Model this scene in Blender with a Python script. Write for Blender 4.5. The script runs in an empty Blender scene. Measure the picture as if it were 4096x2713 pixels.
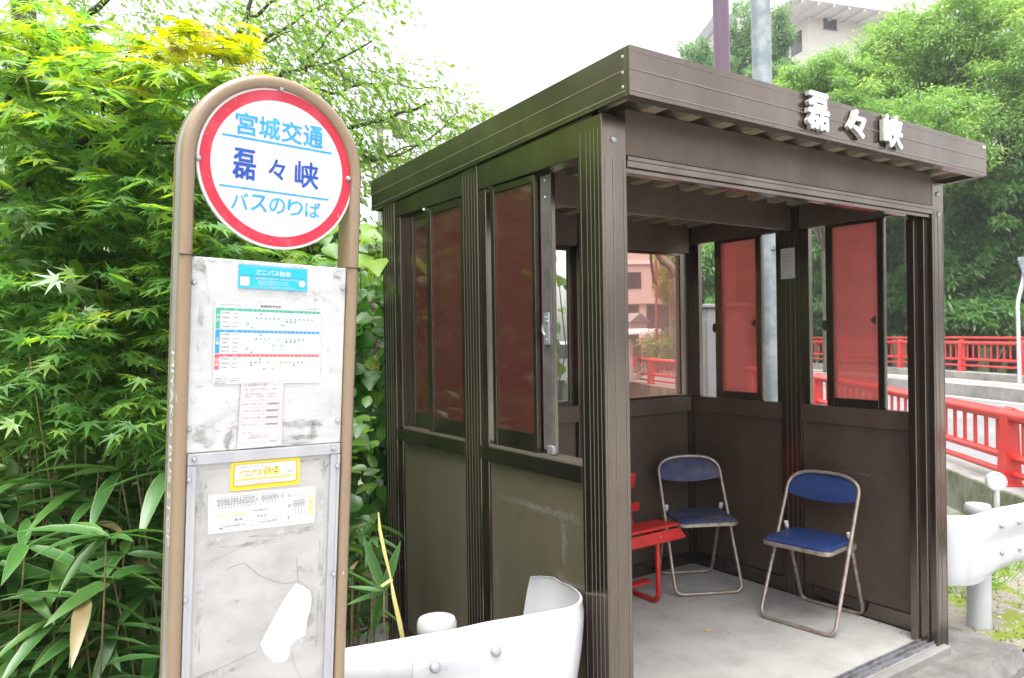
import bpy, math, random
import numpy as np
from mathutils import Vector, Matrix
rng = np.random.default_rng(7); random.seed(7)
C = bpy.context.scene.collection

# ------------------------------------------------------------------ camera, sky, sun, exposure
EYE = Vector((-1.793, -2.051, 1.696)); YAW, PITCH, ROLL = 0.5957, -0.0036, -0.0148
F = 2992.03                      # focal length in pixels of a 4096 wide picture
def cam_axes():
    cy, sy = math.cos(YAW), math.sin(YAW)
    f = Vector((sy*math.cos(PITCH), cy*math.cos(PITCH), math.sin(PITCH)))
    r = Vector((cy, -sy, 0)); u = r.cross(f)
    return math.cos(ROLL)*r+math.sin(ROLL)*u, -math.sin(ROLL)*r+math.cos(ROLL)*u, f
RX, UX, FX = cam_axes()
cd = bpy.data.cameras.new('camera'); cam = bpy.data.objects.new('camera', cd); C.objects.link(cam)
cd.sensor_width = 36; cd.lens = F/4096*36; cd.clip_start = .05; cd.clip_end = 2000
cam.matrix_world = Matrix(((RX.x, UX.x, -FX.x, EYE.x), (RX.y, UX.y, -FX.y, EYE.y), (RX.z, UX.z, -FX.z, EYE.z), (0, 0, 0, 1)))
cd.dof.use_dof = True; cd.dof.focus_distance = 3.3; cd.dof.aperture_fstop = 6.5
bpy.context.scene.camera = cam
def at(x, y, d):                 # a point at depth d in front of the viewpoint
    k = 4096/2367
    return EYE+d*(FX+RX*((x*k-2048)/F)+UX*((1356.5-y*k)/F))

SUN_EL, SUN_AZ = math.radians(76), math.radians(240)   # azimuth clockwise from +Y
w = bpy.data.worlds.new('World'); bpy.context.scene.world = w; w.use_nodes = True
nt = w.node_tree; bg = nt.nodes['Background']
sk = nt.nodes.new('ShaderNodeTexSky'); sk.sky_type = 'NISHITA'; sk.sun_disc = False
sk.sun_elevation = SUN_EL; sk.sun_rotation = SUN_AZ; sk.air_density = 1.0; sk.dust_density = 4.0
hs = nt.nodes.new('ShaderNodeHueSaturation'); hs.inputs['Saturation'].default_value = .12
nt.links.new(sk.outputs[0], hs.inputs['Color']); nt.links.new(hs.outputs[0], bg.inputs['Color'])
bg.inputs['Strength'].default_value = .15
sl = bpy.data.lights.new('sun', 'SUN'); sl.energy = 1.2; sl.angle = math.radians(50); sl.color = (1, .97, .92)
so = bpy.data.objects.new('sun', sl); C.objects.link(so)
sd = Vector((math.sin(SUN_AZ)*math.cos(SUN_EL), math.cos(SUN_AZ)*math.cos(SUN_EL), math.sin(SUN_EL)))
so.rotation_euler = sd.to_track_quat('Z', 'Y').to_euler(); so.location = (0, -4, 8)
vs = bpy.context.scene.view_settings; vs.view_transform = 'Standard'; vs.look = 'None'; vs.gamma = 1; vs.exposure = 1.92
cy_ = bpy.context.scene.cycles
cy_.max_bounces = 7; cy_.transparent_max_bounces = 12; cy_.diffuse_bounces = 3; cy_.glossy_bounces = 3; cy_.transmission_bounces = 4
cy_.use_denoising = True; cy_.caustics_reflective = False; cy_.caustics_refractive = False

# ------------------------------------------------------------------ materials
def N(t, ty): return t.nodes.new(ty)
def mat(name, col, rough=.5, metal=0., spec=.5, coat=0., col2=None, ns=6., stretch=(1, 1, 1), lo=.4, hi=.65, bump=0., bs=60., spots=None):
    m = bpy.data.materials.new(name); m.use_nodes = True; t = m.node_tree; b = t.nodes['Principled BSDF']
    b.inputs['Base Color'].default_value = (*col, 1); b.inputs['Roughness'].default_value = rough
    b.inputs['Metallic'].default_value = metal; b.inputs['Specular IOR Level'].default_value = spec; b.inputs['Coat Weight'].default_value = coat
    tc = N(t, 'ShaderNodeTexCoord'); out = None
    if col2:
        mp = N(t, 'ShaderNodeMapping'); mp.inputs['Scale'].default_value = stretch
        no = N(t, 'ShaderNodeTexNoise'); no.inputs['Scale'].default_value = ns; no.inputs['Detail'].default_value = 8; no.inputs['Roughness'].default_value = .65
        rp = N(t, 'ShaderNodeMapRange'); rp.inputs['From Min'].default_value = lo; rp.inputs['From Max'].default_value = hi
        mx = N(t, 'ShaderNodeMix'); mx.data_type = 'RGBA'; mx.inputs['A'].default_value = (*col, 1); mx.inputs['B'].default_value = (*col2, 1)
        t.links.new(tc.outputs['Object'], mp.inputs[0]); t.links.new(mp.outputs[0], no.inputs['Vector'])
        t.links.new(no.outputs['Fac'], rp.inputs[0]); t.links.new(rp.outputs[0], mx.inputs['Factor']); out = mx.outputs['Result']
        t.links.new(out, b.inputs['Base Color'])
    if spots:                    # small chips / specks of another colour
        sc, th, c3 = spots[:3]; m3 = N(t, 'ShaderNodeMapping'); m3.inputs['Scale'].default_value = spots[3] if len(spots) > 3 else (1, 1, 1)
        no = N(t, 'ShaderNodeTexNoise'); no.inputs['Scale'].default_value = sc; no.inputs['Detail'].default_value = 4
        gt = N(t, 'ShaderNodeMapRange'); gt.inputs['From Min'].default_value = th; gt.inputs['From Max'].default_value = th+.03
        mx = N(t, 'ShaderNodeMix'); mx.data_type = 'RGBA'; mx.inputs['B'].default_value = (*c3, 1)
        if out: t.links.new(out, mx.inputs['A'])
        else: mx.inputs['A'].default_value = (*col, 1)
        t.links.new(tc.outputs['Object'], m3.inputs[0]); t.links.new(m3.outputs[0], no.inputs['Vector']); t.links.new(no.outputs['Fac'], gt.inputs[0]); t.links.new(gt.outputs[0], mx.inputs['Factor'])
        t.links.new(mx.outputs['Result'], b.inputs['Base Color'])
    if bump:
        n2 = N(t, 'ShaderNodeTexNoise'); n2.inputs['Scale'].default_value = bs; n2.inputs['Detail'].default_value = 6
        bm = N(t, 'ShaderNodeBump'); bm.inputs['Strength'].default_value = bump; bm.inputs['Distance'].default_value = .01
        t.links.new(tc.outputs['Object'], n2.inputs['Vector']); t.links.new(n2.outputs['Fac'], bm.inputs['Height']); t.links.new(bm.outputs[0], b.inputs['Normal'])
    return m
def leafmat(name, stops, trans=.45, gloss=.10, rough=.35, edge=None, tboost=1.6):
    m = bpy.data.materials.new(name); m.use_nodes = True; t = m.node_tree; t.nodes.clear()
    o = N(t, 'ShaderNodeOutputMaterial'); a = N(t, 'ShaderNodeAttribute'); a.attribute_name = 'rnd'
    r = N(t, 'ShaderNodeValToRGB'); el = r.color_ramp.elements
    while len(el) < len(stops): el.new(.5)
    for e, (p, c) in zip(el, stops): e.position = p; e.color = (*c, 1)
    t.links.new(a.outputs['Fac'], r.inputs[0]); col = r.outputs[0]
    if edge:
        a2 = N(t, 'ShaderNodeAttribute'); a2.attribute_name = 'edge'
        mr = N(t, 'ShaderNodeMapRange'); mr.inputs['From Min'].default_value = .80; mr.inputs['From Max'].default_value = 1
        mx = N(t, 'ShaderNodeMix'); mx.data_type = 'RGBA'; mx.inputs['B'].default_value = (*edge, 1)
        t.links.new(a2.outputs['Fac'], mr.inputs[0]); t.links.new(mr.outputs[0], mx.inputs['Factor']); t.links.new(col, mx.inputs['A']); col = mx.outputs['Result']
    d = N(t, 'ShaderNodeBsdfDiffuse'); tr = N(t, 'ShaderNodeBsdfTranslucent'); g = N(t, 'ShaderNodeBsdfGlossy'); g.inputs['Roughness'].default_value = rough
    h = N(t, 'ShaderNodeHueSaturation'); h.inputs['Hue'].default_value = .485; h.inputs['Saturation'].default_value = 1.1; h.inputs['Value'].default_value = tboost
    m1 = N(t, 'ShaderNodeMixShader'); m1.inputs[0].default_value = trans; m2 = N(t, 'ShaderNodeMixShader'); m2.inputs[0].default_value = gloss
    L = t.links.new
    L(col, d.inputs[0]); L(col, h.inputs['Color']); L(h.outputs[0], tr.inputs[0]); L(d.outputs[0], m1.inputs[1]); L(tr.outputs[0], m1.inputs[2])
    L(m1.outputs[0], m2.inputs[1]); L(g.outputs[0], m2.inputs[2]); L(m2.outputs[0], o.inputs[0])
    return m
def pane(name, tint, film, clear, rough=.05, fw=.12):
    m = bpy.data.materials.new(name); m.use_nodes = True; t = m.node_tree; t.nodes.clear()
    o = N(t, 'ShaderNodeOutputMaterial'); tr = N(t, 'ShaderNodeBsdfTransparent'); tr.inputs[0].default_value = (*tint, 1)
    d = N(t, 'ShaderNodeBsdfDiffuse'); tl = N(t, 'ShaderNodeBsdfTranslucent'); g = N(t, 'ShaderNodeBsdfGlossy'); g.inputs['Roughness'].default_value = rough
    tc = N(t, 'ShaderNodeTexCoord'); no = N(t, 'ShaderNodeTexNoise'); no.inputs['Scale'].default_value = 9; no.inputs['Detail'].default_value = 8
    mx = N(t, 'ShaderNodeMix'); mx.data_type = 'RGBA'; mx.inputs['A'].default_value = (*[c*.85 for c in film], 1); mx.inputs['B'].default_value = (*[min(1, c*1.2) for c in film], 1)
    L = t.links.new
    L(tc.outputs['Object'], no.inputs['Vector']); L(no.outputs['Fac'], mx.inputs['Factor']); L(mx.outputs['Result'], d.inputs[0]); L(mx.outputs['Result'], tl.inputs[0])
    m1 = N(t, 'ShaderNodeMixShader'); m1.inputs[0].default_value = .5; L(d.outputs[0], m1.inputs[1]); L(tl.outputs[0], m1.inputs[2])
    m2 = N(t, 'ShaderNodeMixShader'); m2.inputs[0].default_value = clear; L(m1.outputs[0], m2.inputs[1]); L(tr.outputs[0], m2.inputs[2])
    fr = N(t, 'ShaderNodeLayerWeight'); fr.inputs[0].default_value = fw
    m3 = N(t, 'ShaderNodeMixShader'); L(fr.outputs['Fresnel'], m3.inputs[0]); L(m2.outputs[0], m3.inputs[1]); L(g.outputs[0], m3.inputs[2]); L(m3.outputs[0], o.inputs[0])
    return m
M = {}
M['bronze'] = mat('bronze_aluminium', (.145, .118, .101), .20, .95, .5, .0, (.185, .155, .132), 5, (1, 1, .25), bump=.03, bs=220, spots=(70, .74, (.3, .28, .25)))
M['bronze_edge'] = mat('pale_bronze_edge', (.20, .17, .135), .35, .4)  # paler tone; on the fascia beads it paints in groove highlights
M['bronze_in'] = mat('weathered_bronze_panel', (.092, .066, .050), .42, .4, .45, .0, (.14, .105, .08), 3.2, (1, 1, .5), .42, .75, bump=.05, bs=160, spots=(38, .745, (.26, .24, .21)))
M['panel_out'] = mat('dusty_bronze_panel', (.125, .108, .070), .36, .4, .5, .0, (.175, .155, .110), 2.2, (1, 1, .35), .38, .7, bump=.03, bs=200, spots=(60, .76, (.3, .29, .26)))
M['steel'] = mat('dull_aluminium', (.21, .195, .19), .42, .6, .5, 0, (.14, .13, .125), 14)
M['track'] = mat('worn_aluminium_track', (.30, .30, .32), .4, .5, .5, 0, (.16, .15, .15), 22, lo=.45, hi=.6)
M['soffit'] = mat('corrugated_soffit', (.21, .165, .105), .55, .1)
M['cap'] = mat('white_letter_face', (.80, .80, .79), .4)
M['letterside'] = mat('shaded_letter_side', (.40, .385, .35), .6, 0, .4, 0, (.2, .2, .14), 30)  # mottled grey puts side shading of the white letters into the colour
M['pane_red'] = pane('red_tinted_acrylic', (.97, .62, .60), (.60, .30, .29), .60, .06, .12)
M['pane_dark'] = pane('dark_red_acrylic', (.62, .24, .20), (.19, .055, .048), .34, .07, .52)
M['pane_pink'] = pane('pink_tinted_acrylic', (1.0, .83, .80), (.75, .50, .46), .80, .05, .06)
M['pane_grey'] = pane('hazy_acrylic', (.97, .98, .94), (.42, .42, .36), .84, .08, .08)
M['concrete'] = mat('floor_concrete', (.42, .41, .39), .85, 0, .3, 0, (.30, .29, .275), 3.2, lo=.42, hi=.72, bump=.12, bs=90, spots=(30, .755, (.12, .12, .11)))
M['slab'] = mat('weathered_slab', (.12, .116, .108), .9, 0, .3, 0, (.22, .212, .20), 3.5, lo=.42, hi=.66, bump=.35, bs=45, spots=(16, .7, (.10, .11, .06)))
M['mossy'] = mat('mossy_concrete', (.19, .19, .16), .95, 0, .2, 0, (.085, .10, .04), 4, (1, 1, .5), .4, .62, bump=.4, bs=30)
M['asphalt'] = mat('grey_asphalt', (.15, .15, .155), .9, 0, .3, 0, (.20, .20, .205), 1.2, bump=.2, bs=150)
M['asphalt_front'] = mat('brightened_asphalt', (.30, .30, .295), .9, 0, .3, 0, (.36, .36, .35), 1.2, bump=.2, bs=150)  # lightened to brighten the reflections in the shelter's front posts
M['roadwhite'] = mat('road_marking_white', (.65, .65, .63), .8, 0, .3, 0, (.4, .4, .39), 8, lo=.55, hi=.75)
M['yellowline'] = mat('road_marking_yellow', (.62, .48, .16), .8)
M['kerb'] = mat('kerb_concrete', (.27, .26, .245), .9, 0, .3, 0, (.17, .165, .15), 2, lo=.42, hi=.66, bump=.25, bs=50)
M['gravel'] = mat('mossy_gravel', (.23, .21, .18), .95, 0, .2, 0, (.15, .19, .03), 5, lo=.47, hi=.56, bump=1., bs=40, spots=(34, .66, (.5, .48, .44)))
M['soil'] = mat('dark_soil', (.045, .035, .025), .95, 0, .2, 0, (.03, .035, .018), 5, bump=.6, bs=20)
M['hill'] = mat('forest_floor', (.035, .055, .02), .95, 0, .2, 0, (.02, .03, .012), 1.5, bump=.6, bs=4)
M['white'] = mat('white_steel_paint', (.46, .46, .475), .32, 0, .5, .15, (.33, .33, .32), 9, (1, 1, .16), .54, .85, spots=(34, .75, (.24, .22, .19)))
M['whiteback'] = mat('dirty_white_paint', (.55, .56, .55), .5, 0, .4, 0, (.33, .34, .32), 7, (1, 1, .5), .5, .72, spots=(40, .71, (.13, .13, .11)))
M['bolt'] = mat('galvanised_bolt', (.38, .40, .42), .4, .7)
M['red'] = mat('red_railing_paint', (.50, .030, .026), .36, 0, .5, .1, (.47, .075, .06), 7, (1, 1, 1), .5, .72)
M['benchred'] = mat('red_bench_paint', (.58, .028, .024), .34, 0, .5, .1, (.42, .022, .02), 5, spots=(50, .74, (.16, .03, .02)))
M['blue'] = mat('blue_vinyl', (.012, .034, .135), .42, 0, .5, 0, (.022, .048, .155), 4)
M['bluedirty'] = mat('dusty_blue_vinyl', (.022, .036, .11), .55, 0, .4, 0, (.14, .12, .10), 7, lo=.45, hi=.75)
M['chairtube'] = mat('rusty_chair_tube', (.38, .33, .30), .35, .5, .5, 0, (.25, .17, .11), 26, lo=.44, hi=.66, spots=(60, .68, (.10, .05, .03)))
M['whiteplastic'] = mat('white_plastic', (.75, .74, .7), .5)
M['tan'] = mat('tan_painted_tube', (.245, .170, .105), .30, 0, .5, .3, (.22, .153, .096), 6, (1, 1, .3), spots=(60, .70, (.62, .60, .56), (1, 1, .22)))
M['greystrip'] = mat('grey_side_strip', (.25, .27, .25), .45, 0, .5, 0, (.21, .225, .205), 6)
M['lettgrey'] = mat('pale_grey_lettering', (.55, .57, .53), .6)
M['signwhite'] = mat('cracked_sign_white', (.63, .63, .62), .35, 0, .5, 0, (.59, .59, .58), 7)
M['signred'] = mat('faded_sign_red', (.48, .012, .035), .4, 0, .5, 0, (.52, .045, .075), 9, lo=.5, hi=.62, spots=(120, .70, (.75, .5, .5)))
M['cyan'] = mat('worn_cyan_paint', (.015, .25, .55), .5, 0, .4, 0, (.04, .33, .60), 30, spots=(160, .66, (.6, .64, .66)))
M['navy'] = mat('blue_paint', (.008, .05, .30), .5, 0, .4, 0, (.015, .08, .38), 30)
M['boardwhite'] = mat('weathered_white_board', (.50, .50, .50), .5, 0, .4, 0, (.40, .40, .395), 5, (.4, 1, 2.4), .45, .7, spots=(14, .715, (.36, .36, .34)))
M['alu'] = mat('pale_aluminium_trim', (.42, .42, .44), .35, .25, .5, 0, (.36, .36, .38), 12, (1, 1, .2))
M['film'] = mat('yellowed_plastic_film', (.41, .395, .385), .28, 0, .5, .3, (.29, .275, .262), 5, (1, 1, 1.6), .42, .72, bump=.05, bs=20, spots=(12, .69, (.27, .25, .22)))
M['greystain'] = mat('grey_grime_stain', (.24, .235, .22), .6, 0, .4, 0, (.42, .415, .405), 16, lo=.42, hi=.6)
M['crack'] = mat('dark_crack_line', (.23, .225, .215), .7)
M['paper'] = mat('white_paper', (.55, .55, .55), .6)
M['paperpink'] = mat('pale_pink_paper', (.55, .50, .52), .6)
M['ink'] = mat('dark_ink', (.03, .03, .04), .7)
M['inkfaint'] = mat('faded_ink', (.20, .17, .20), .7)
M['pinkline'] = mat('pink_ink', (.45, .16, .26), .7)
M['tgreen'] = mat('timetable_green', (.04, .33, .22), .6)
M['tblue'] = mat('timetable_blue', (.03, .24, .58), .6)
M['tred'] = mat('timetable_red', (.66, .09, .11), .6)
M['tstripe'] = mat('timetable_tint', (.46, .54, .58), .6)
M['tstripe2'] = mat('timetable_tint_warm', (.58, .50, .45), .6)
M['stblue'] = mat('sticker_blue', (.01, .38, .58), .35)
M['styellow'] = mat('sticker_yellow', (.80, .60, .02), .35)
M['storange'] = mat('sticker_orange', (.75, .25, .02), .4)
M['paleyellow'] = mat('pale_yellow_ink', (.72, .72, .30), .6)
M['palegreen'] = mat('pale_green_ink', (.50, .58, .36), .6)
M['ribbon'] = mat('yellow_tape', (.62, .52, .12), .5, 0, .4, 0, (.70, .62, .30), 9)
M['purple'] = mat('mauve_painted_steel', (.13, .075, .115), .4)
M['galv'] = mat('galvanised_steel', (.19, .225, .245), .42, .25, .5, 0, (.29, .325, .34), 9, lo=.45, hi=.62)
M['cabinet'] = mat('cabinet_paint', (.30, .285, .30), .5, 0, .4, 0, (.26, .245, .26), 5)
M['hotel'] = mat('cream_wall_panels', (.78, .735, .68), .8, 0, .3, 0, (.72, .67, .61), .5)
M['hotelwhite'] = mat('white_eaves', (.78, .77, .76), .7)
M['hotelpink'] = mat('pinkish_beige_wall', (.62, .52, .47), .8)
M['roofgrey'] = mat('grey_roof_tiles', (.22, .22, .22), .7)
M['glass'] = mat('dark_window_glass', (.035, .04, .05), .1, 0, .6)
M['carwhite'] = mat('white_car_paint', (.78, .78, .78), .25, 0, .5, .5)
M['carsilver'] = mat('silver_car_paint', (.42, .41, .42), .3, .4, .5, .5)
M['tyre'] = mat('tyre_rubber', (.02, .02, .02), .8)
M['carblue'] = mat('blue_truck_paint', (.03, .07, .28), .35)
M['taillight'] = mat('red_tail_lamp', (.5, .02, .02), .3)
M['brownred'] = mat('faded_red_brown_paint', (.30, .07, .05), .5)
M['gold'] = mat('brass_finial', (.70, .50, .16), .3, .7)
M['bark'] = mat('grey_brown_bark', (.075, .06, .045), .9, 0, .2, 0, (.13, .115, .09), 14, (1, 1, .3), bump=.7, bs=30)
M['barkdark'] = mat('dark_branch_bark', (.04, .032, .024), .9, 0, .2, 0, (.075, .065, .05), 18, bump=.5, bs=30)
M['barkgrey'] = mat('pale_grey_bark', (.25, .22, .19), .9, 0, .2, 0, (.17, .155, .13), 10, bump=.5, bs=30)
M['culm'] = mat('tan_culm', (.24, .18, .09), .6, 0, .3, 0, (.15, .13, .06), 20)
M['lf_maple'] = leafmat('maple_leaf', [(0, (.06, .18, .04)), (.35, (.12, .30, .06)), (.62, (.21, .38, .05)), (.8, (.30, .43, .04)), (1, (.40, .48, .03))], .48, .11, .45, tboost=1.8)
M['lf_yellow'] = leafmat('yellowing_maple_leaf', [(0, (.28, .44, .03)), (.6, (.50, .54, .03)), (.93, (.58, .50, .04)), (1, (.45, .32, .16))], .48, .08, tboost=1.5)
M['lf_tall'] = leafmat('light_green_leaf', [(0, (.12, .24, .05)), (.6, (.20, .36, .07)), (1, (.30, .42, .08))], .52, .03, tboost=1.8)
M['lf_thicket'] = leafmat('deep_green_leaf', [(0, (.08, .18, .03)), (.6, (.14, .28, .045)), (1, (.26, .38, .05))], .48, .05)
M['lf_kudzu'] = leafmat('broad_vine_leaf', [(0, (.035, .13, .02)), (.6, (.075, .21, .03)), (1, (.20, .36, .03))], .48, .035)
M['lf_sasa'] = leafmat('bamboo_grass_leaf', [(0, (.035, .12, .025)), (.55, (.06, .18, .035)), (.9, (.11, .24, .045)), (1, (.34, .25, .12))], .30, .07, .42, edge=(.20, .30, .10))
M['lf_forest'] = leafmat('forest_leaf', [(0, (.06, .15, .035)), (.6, (.10, .24, .055)), (1, (.18, .34, .08))], .45, .05)
M['lf_bright'] = leafmat('bright_tree_leaf', [(0, (.13, .26, .06)), (.6, (.21, .38, .09)), (1, (.35, .47, .12))], .48, .04)
M['lf_cypress'] = leafmat('cypress_spray', [(0, (.10, .21, .09)), (.7, (.16, .29, .11)), (1, (.23, .36, .14))], .4, .04)
M['lf_willow'] = leafmat('yellow_green_leaf', [(0, (.20, .26, .05)), (1, (.36, .38, .09))], .5, .06)
M['grass'] = leafmat('grass_blade', [(0, (.09, .22, .02)), (1, (.22, .38, .06))], .4, .06)
M['moss'] = leafmat('moss_tuft', [(0, (.10, .14, .015)), (1, (.26, .30, .02))], .3, .02)
M['pebble'] = mat('pebble', (.34, .32, .29), .9, 0, .3, 0, (.20, .19, .17), 30)
M['flower'] = leafmat('vine_flower', [(0, (.16, .04, .06)), (1, (.26, .07, .09))], .3, .03)
M['grit'] = mat('dark_grit', (.07, .06, .05), .9)
M['dryleaf'] = mat('dry_leaf', (.46, .33, .15), .7)

# ------------------------------------------------------------------ mesh builder
def basis(d):
    d = Vector(d).normalized(); a = Vector((0, 0, 1)) if abs(d.z) < .9 else Vector((1, 0, 0))
    s = d.cross(a).normalized(); return s, s.cross(d)
class MB:
    def __init__(s): s.v = []; s.f = []
    def add(s, vs, fs):
        o = len(s.v); s.v += [tuple(p) for p in vs]; s.f += [tuple(i+o for i in f) for f in fs]; return s
    def box(s, x0, x1, y0, y1, z0, z1):
        return s.add([(x, y, z) for x in (x0, x1) for y in (y0, y1) for z in (z0, z1)], [(0, 1, 3, 2), (4, 6, 7, 5), (0, 4, 5, 1), (2, 3, 7, 6), (0, 2, 6, 4), (1, 5, 7, 3)])
    def obox(s, c, ax, h):        # oriented box: centre, three axes, half sizes
        c = Vector(c); vs = []
        for i in (-1, 1):
            for j in (-1, 1):
                for k in (-1, 1): vs.append(c+ax[0]*i*h[0]+ax[1]*j*h[1]+ax[2]*k*h[2])
        return s.add(vs, [(0, 1, 3, 2), (4, 6, 7, 5), (0, 4, 5, 1), (2, 3, 7, 6), (0, 2, 6, 4), (1, 5, 7, 3)])
    def beam(s, p, q, wd, ht, up=(0, 0, 1)):
        p, q = Vector(p), Vector(q); d = (q-p); L = d.length; d.normalize(); sd_ = d.cross(Vector(up)).normalized(); u = sd_.cross(d)
        return s.obox((p+q)/2, (d, sd_, u), (L/2, wd/2, ht/2))
    def tube(s, path, r, seg=10, closed=False, caps=True):
        path = [Vector(p) for p in path]; n = len(path); rs = r if isinstance(r, (list, tuple)) else [r]*n
        o = len(s.v); prev = None
        for i, p in enumerate(path):
            if closed: t = path[(i+1) % n]-path[i-1]
            else: t = path[min(i+1, n-1)]-path[max(i-1, 0)]
            t = t.normalized() if t.length > 1e-9 else Vector((0, 0, 1))
            if prev is None: a, b = basis(t)
            else:
                a = prev-t*prev.dot(t)
                a = a.normalized() if a.length > 1e-6 else basis(t)[0]
                b = a.cross(t)
            prev = a
            for k in range(seg):
                th = 2*math.pi*k/seg; s.v.append(tuple(p+(a*math.cos(th)+b*math.sin(th))*rs[i]))
        for i in range(n if closed else n-1):
            j = (i+1) % n
            for k in range(seg):
                l = (k+1) % seg; s.f.append((o+i*seg+k, o+j*seg+k, o+j*seg+l, o+i*seg+l))
        if caps and not closed:
            s.f.append(tuple(o+k for k in range(seg))); s.f.append(tuple(o+(n-1)*seg+k for k in reversed(range(seg))))
        return s
    def dome(s, c, nrm, r, h, seg=12):   # bolt head
        c = Vector(c); nrm = Vector(nrm).normalized(); a, b = basis(nrm); o = len(s.v)
        for rr, hh in ((1, 0), (.92, .5), (.6, .88)):
            for k in range(seg):
                t = 2*math.pi*k/seg; s.v.append(tuple(c+nrm*h*hh+(a*math.cos(t)+b*math.sin(t))*r*rr))
        s.v.append(tuple(c+nrm*h))
        for i in range(2):
            for k in range(seg): l = (k+1) % seg; s.f.append((o+i*seg+k, o+i*seg+l, o+(i+1)*seg+l, o+(i+1)*seg+k))
        for k in range(seg): s.f.append((o+2*seg+k, o+2*seg+(k+1) % seg, o+3*seg))
        return s
    def prism(s, pts, d):         # polygon in space pushed along d
        n = len(pts); pts = [Vector(p) for p in pts]; d = Vector(d)
        return s.add(pts+[p+d for p in pts], [tuple(range(n))[::-1], tuple(range(n, 2*n))]+[(i, (i+1) % n, n+(i+1) % n, n+i) for i in range(n)])
    def quad(s, a, b, c, d): return s.add([a, b, c, d], [(0, 1, 2, 3)])
    def loft(s, rings, closed=True, caps=True):
        o = len(s.v); n = len(rings[0])
        for r in rings: s.v += [tuple(p) for p in r]
        for i in range(len(rings)-1):
            for k in range(n if closed else n-1):
                l = (k+1) % n; s.f.append((o+i*n+k, o+i*n+l, o+(i+1)*n+l, o+(i+1)*n+k))
        if caps and closed:
            s.f.append(tuple(o+k for k in reversed(range(n)))); s.f.append(tuple(o+(len(rings)-1)*n+k for k in range(n)))
        return s
    def text(s, body, c, u, wv, size=None, fit=None, bold=0., depth=0., nrm=None, res=2):
        """flat (or extruded) lettering centred on c, in the plane of u (right) and wv (up)"""
        cu = bpy.data.curves.new('t', 'FONT'); cu.body = body; cu.size = 1; grow = bold if depth or bold <= .03 else 0; cu.offset = 0 if grow else bold; cu.resolution_u = res; cu.extrude = depth/2 if depth else 0
        ob = bpy.data.objects.new('t', cu); C.objects.link(ob); bpy.context.view_layer.update()
        me = bpy.data.meshes.new_from_object(ob.evaluated_get(bpy.context.evaluated_depsgraph_get()))
        vs = np.array([v.co for v in me.vertices]) if len(me.vertices) else np.zeros((0, 3)); fs = [tuple(p.vertices) for p in me.polygons]
        bpy.data.objects.remove(ob); bpy.data.curves.remove(cu); bpy.data.meshes.remove(me)
        if not len(vs): return s
        lo, hi = vs[:, :2].min(0), vs[:, :2].max(0); vs[:, :2] -= (lo+hi)/2
        kx = ky = size if size else 1
        if fit: kx = fit[0]/(hi[0]-lo[0]); ky = (fit[1]/(hi[1]-lo[1])) if fit[1] else kx
        c, u, wv = Vector(c), Vector(u), Vector(wv); nn = Vector(nrm) if nrm else u.cross(wv)
        sh = [(0, 0)]+([(math.cos(k*1.2566)*grow*ky, math.sin(k*1.2566)*grow*ky) for k in range(5)] if grow else [])
        for k, (dx, dy) in enumerate(sh):
            o = c+u*dx+wv*dy+nn*(k*.00005); s.add([o+u*(p[0]*kx)+wv*(p[1]*ky)+nn*(p[2]+depth/2) for p in vs], fs)
        return s
    def build(s, name, m, parent=None, bevel=0., smooth=False, world=False, loc=None, seg=2):
        me = bpy.data.meshes.new(name)
        off = Vector(loc) if loc is not None else (parent.location if (parent and world) else Vector())
        me.from_pydata([(p[0]-off[0], p[1]-off[1], p[2]-off[2]) for p in s.v], [], s.f); me.validate(); me.materials.append(m)
        o = bpy.data.objects.new(name, me); C.objects.link(o)
        if loc is not None: o.location = loc
        if parent: o.parent = parent
        if bevel:
            b = o.modifiers.new('bevel', 'BEVEL'); b.width = bevel; b.segments = seg; b.limit_method = 'ANGLE'; b.angle_limit = math.radians(50)
        if smooth:
            for p in me.polygons: p.use_smooth = True
            if smooth != 'all': me.set_sharp_from_angle(angle=math.radians(40))
        return o
def tag(o, label, cat, group=None, kind=None):
    if label: o['label'] = label
    if cat: o['category'] = cat
    if group: o['group'] = group
    if kind: o['kind'] = kind
    return o
def empty(name, loc, label, cat, group=None, rz=0.):
    o = bpy.data.objects.new(name, None); C.objects.link(o); o.location = loc; o.rotation_euler = (0, 0, rz); o.empty_display_size = .1
    return tag(o, label, cat, group)
def struct(name, mb, m, **k): return tag(mb.build(name, m, **k), None, None, None, 'structure')
def copy_tree(o, parent=None):
    c = o.copy(); C.objects.link(c)
    if parent: c.parent = parent
    for ch in list(o.children): copy_tree(ch, c)
    return c
def arc(c, a, b, r, t0, t1, n):   # points c + r(cos a + sin b)
    c, a, b = Vector(c), Vector(a), Vector(b)
    return [c+(a*math.cos(t0+(t1-t0)*i/n)+b*math.sin(t0+(t1-t0)*i/n))*r for i in range(n+1)]
def rounded(pts, r, n=5, closed=False):   # polyline with rounded corners
    pts = [Vector(p) for p in pts]; out = []
    for i, p in enumerate(pts):
        if not closed and i in (0, len(pts)-1): out.append(p); continue
        a, b = pts[i-1]-p, pts[(i+1) % len(pts)]-p; k = min(r, a.length*.48, b.length*.48)
        a = p+a.normalized()*k; b = p+b.normalized()*k
        for j in range(n+1):
            t = j/n; out.append(a*(1-t)**2+p*2*t*(1-t)+b*t*t)
    return out
Z = Vector((0, 0, 1)); X = Vector((1, 0, 0)); Y = Vector((0, 1, 0))

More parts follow.
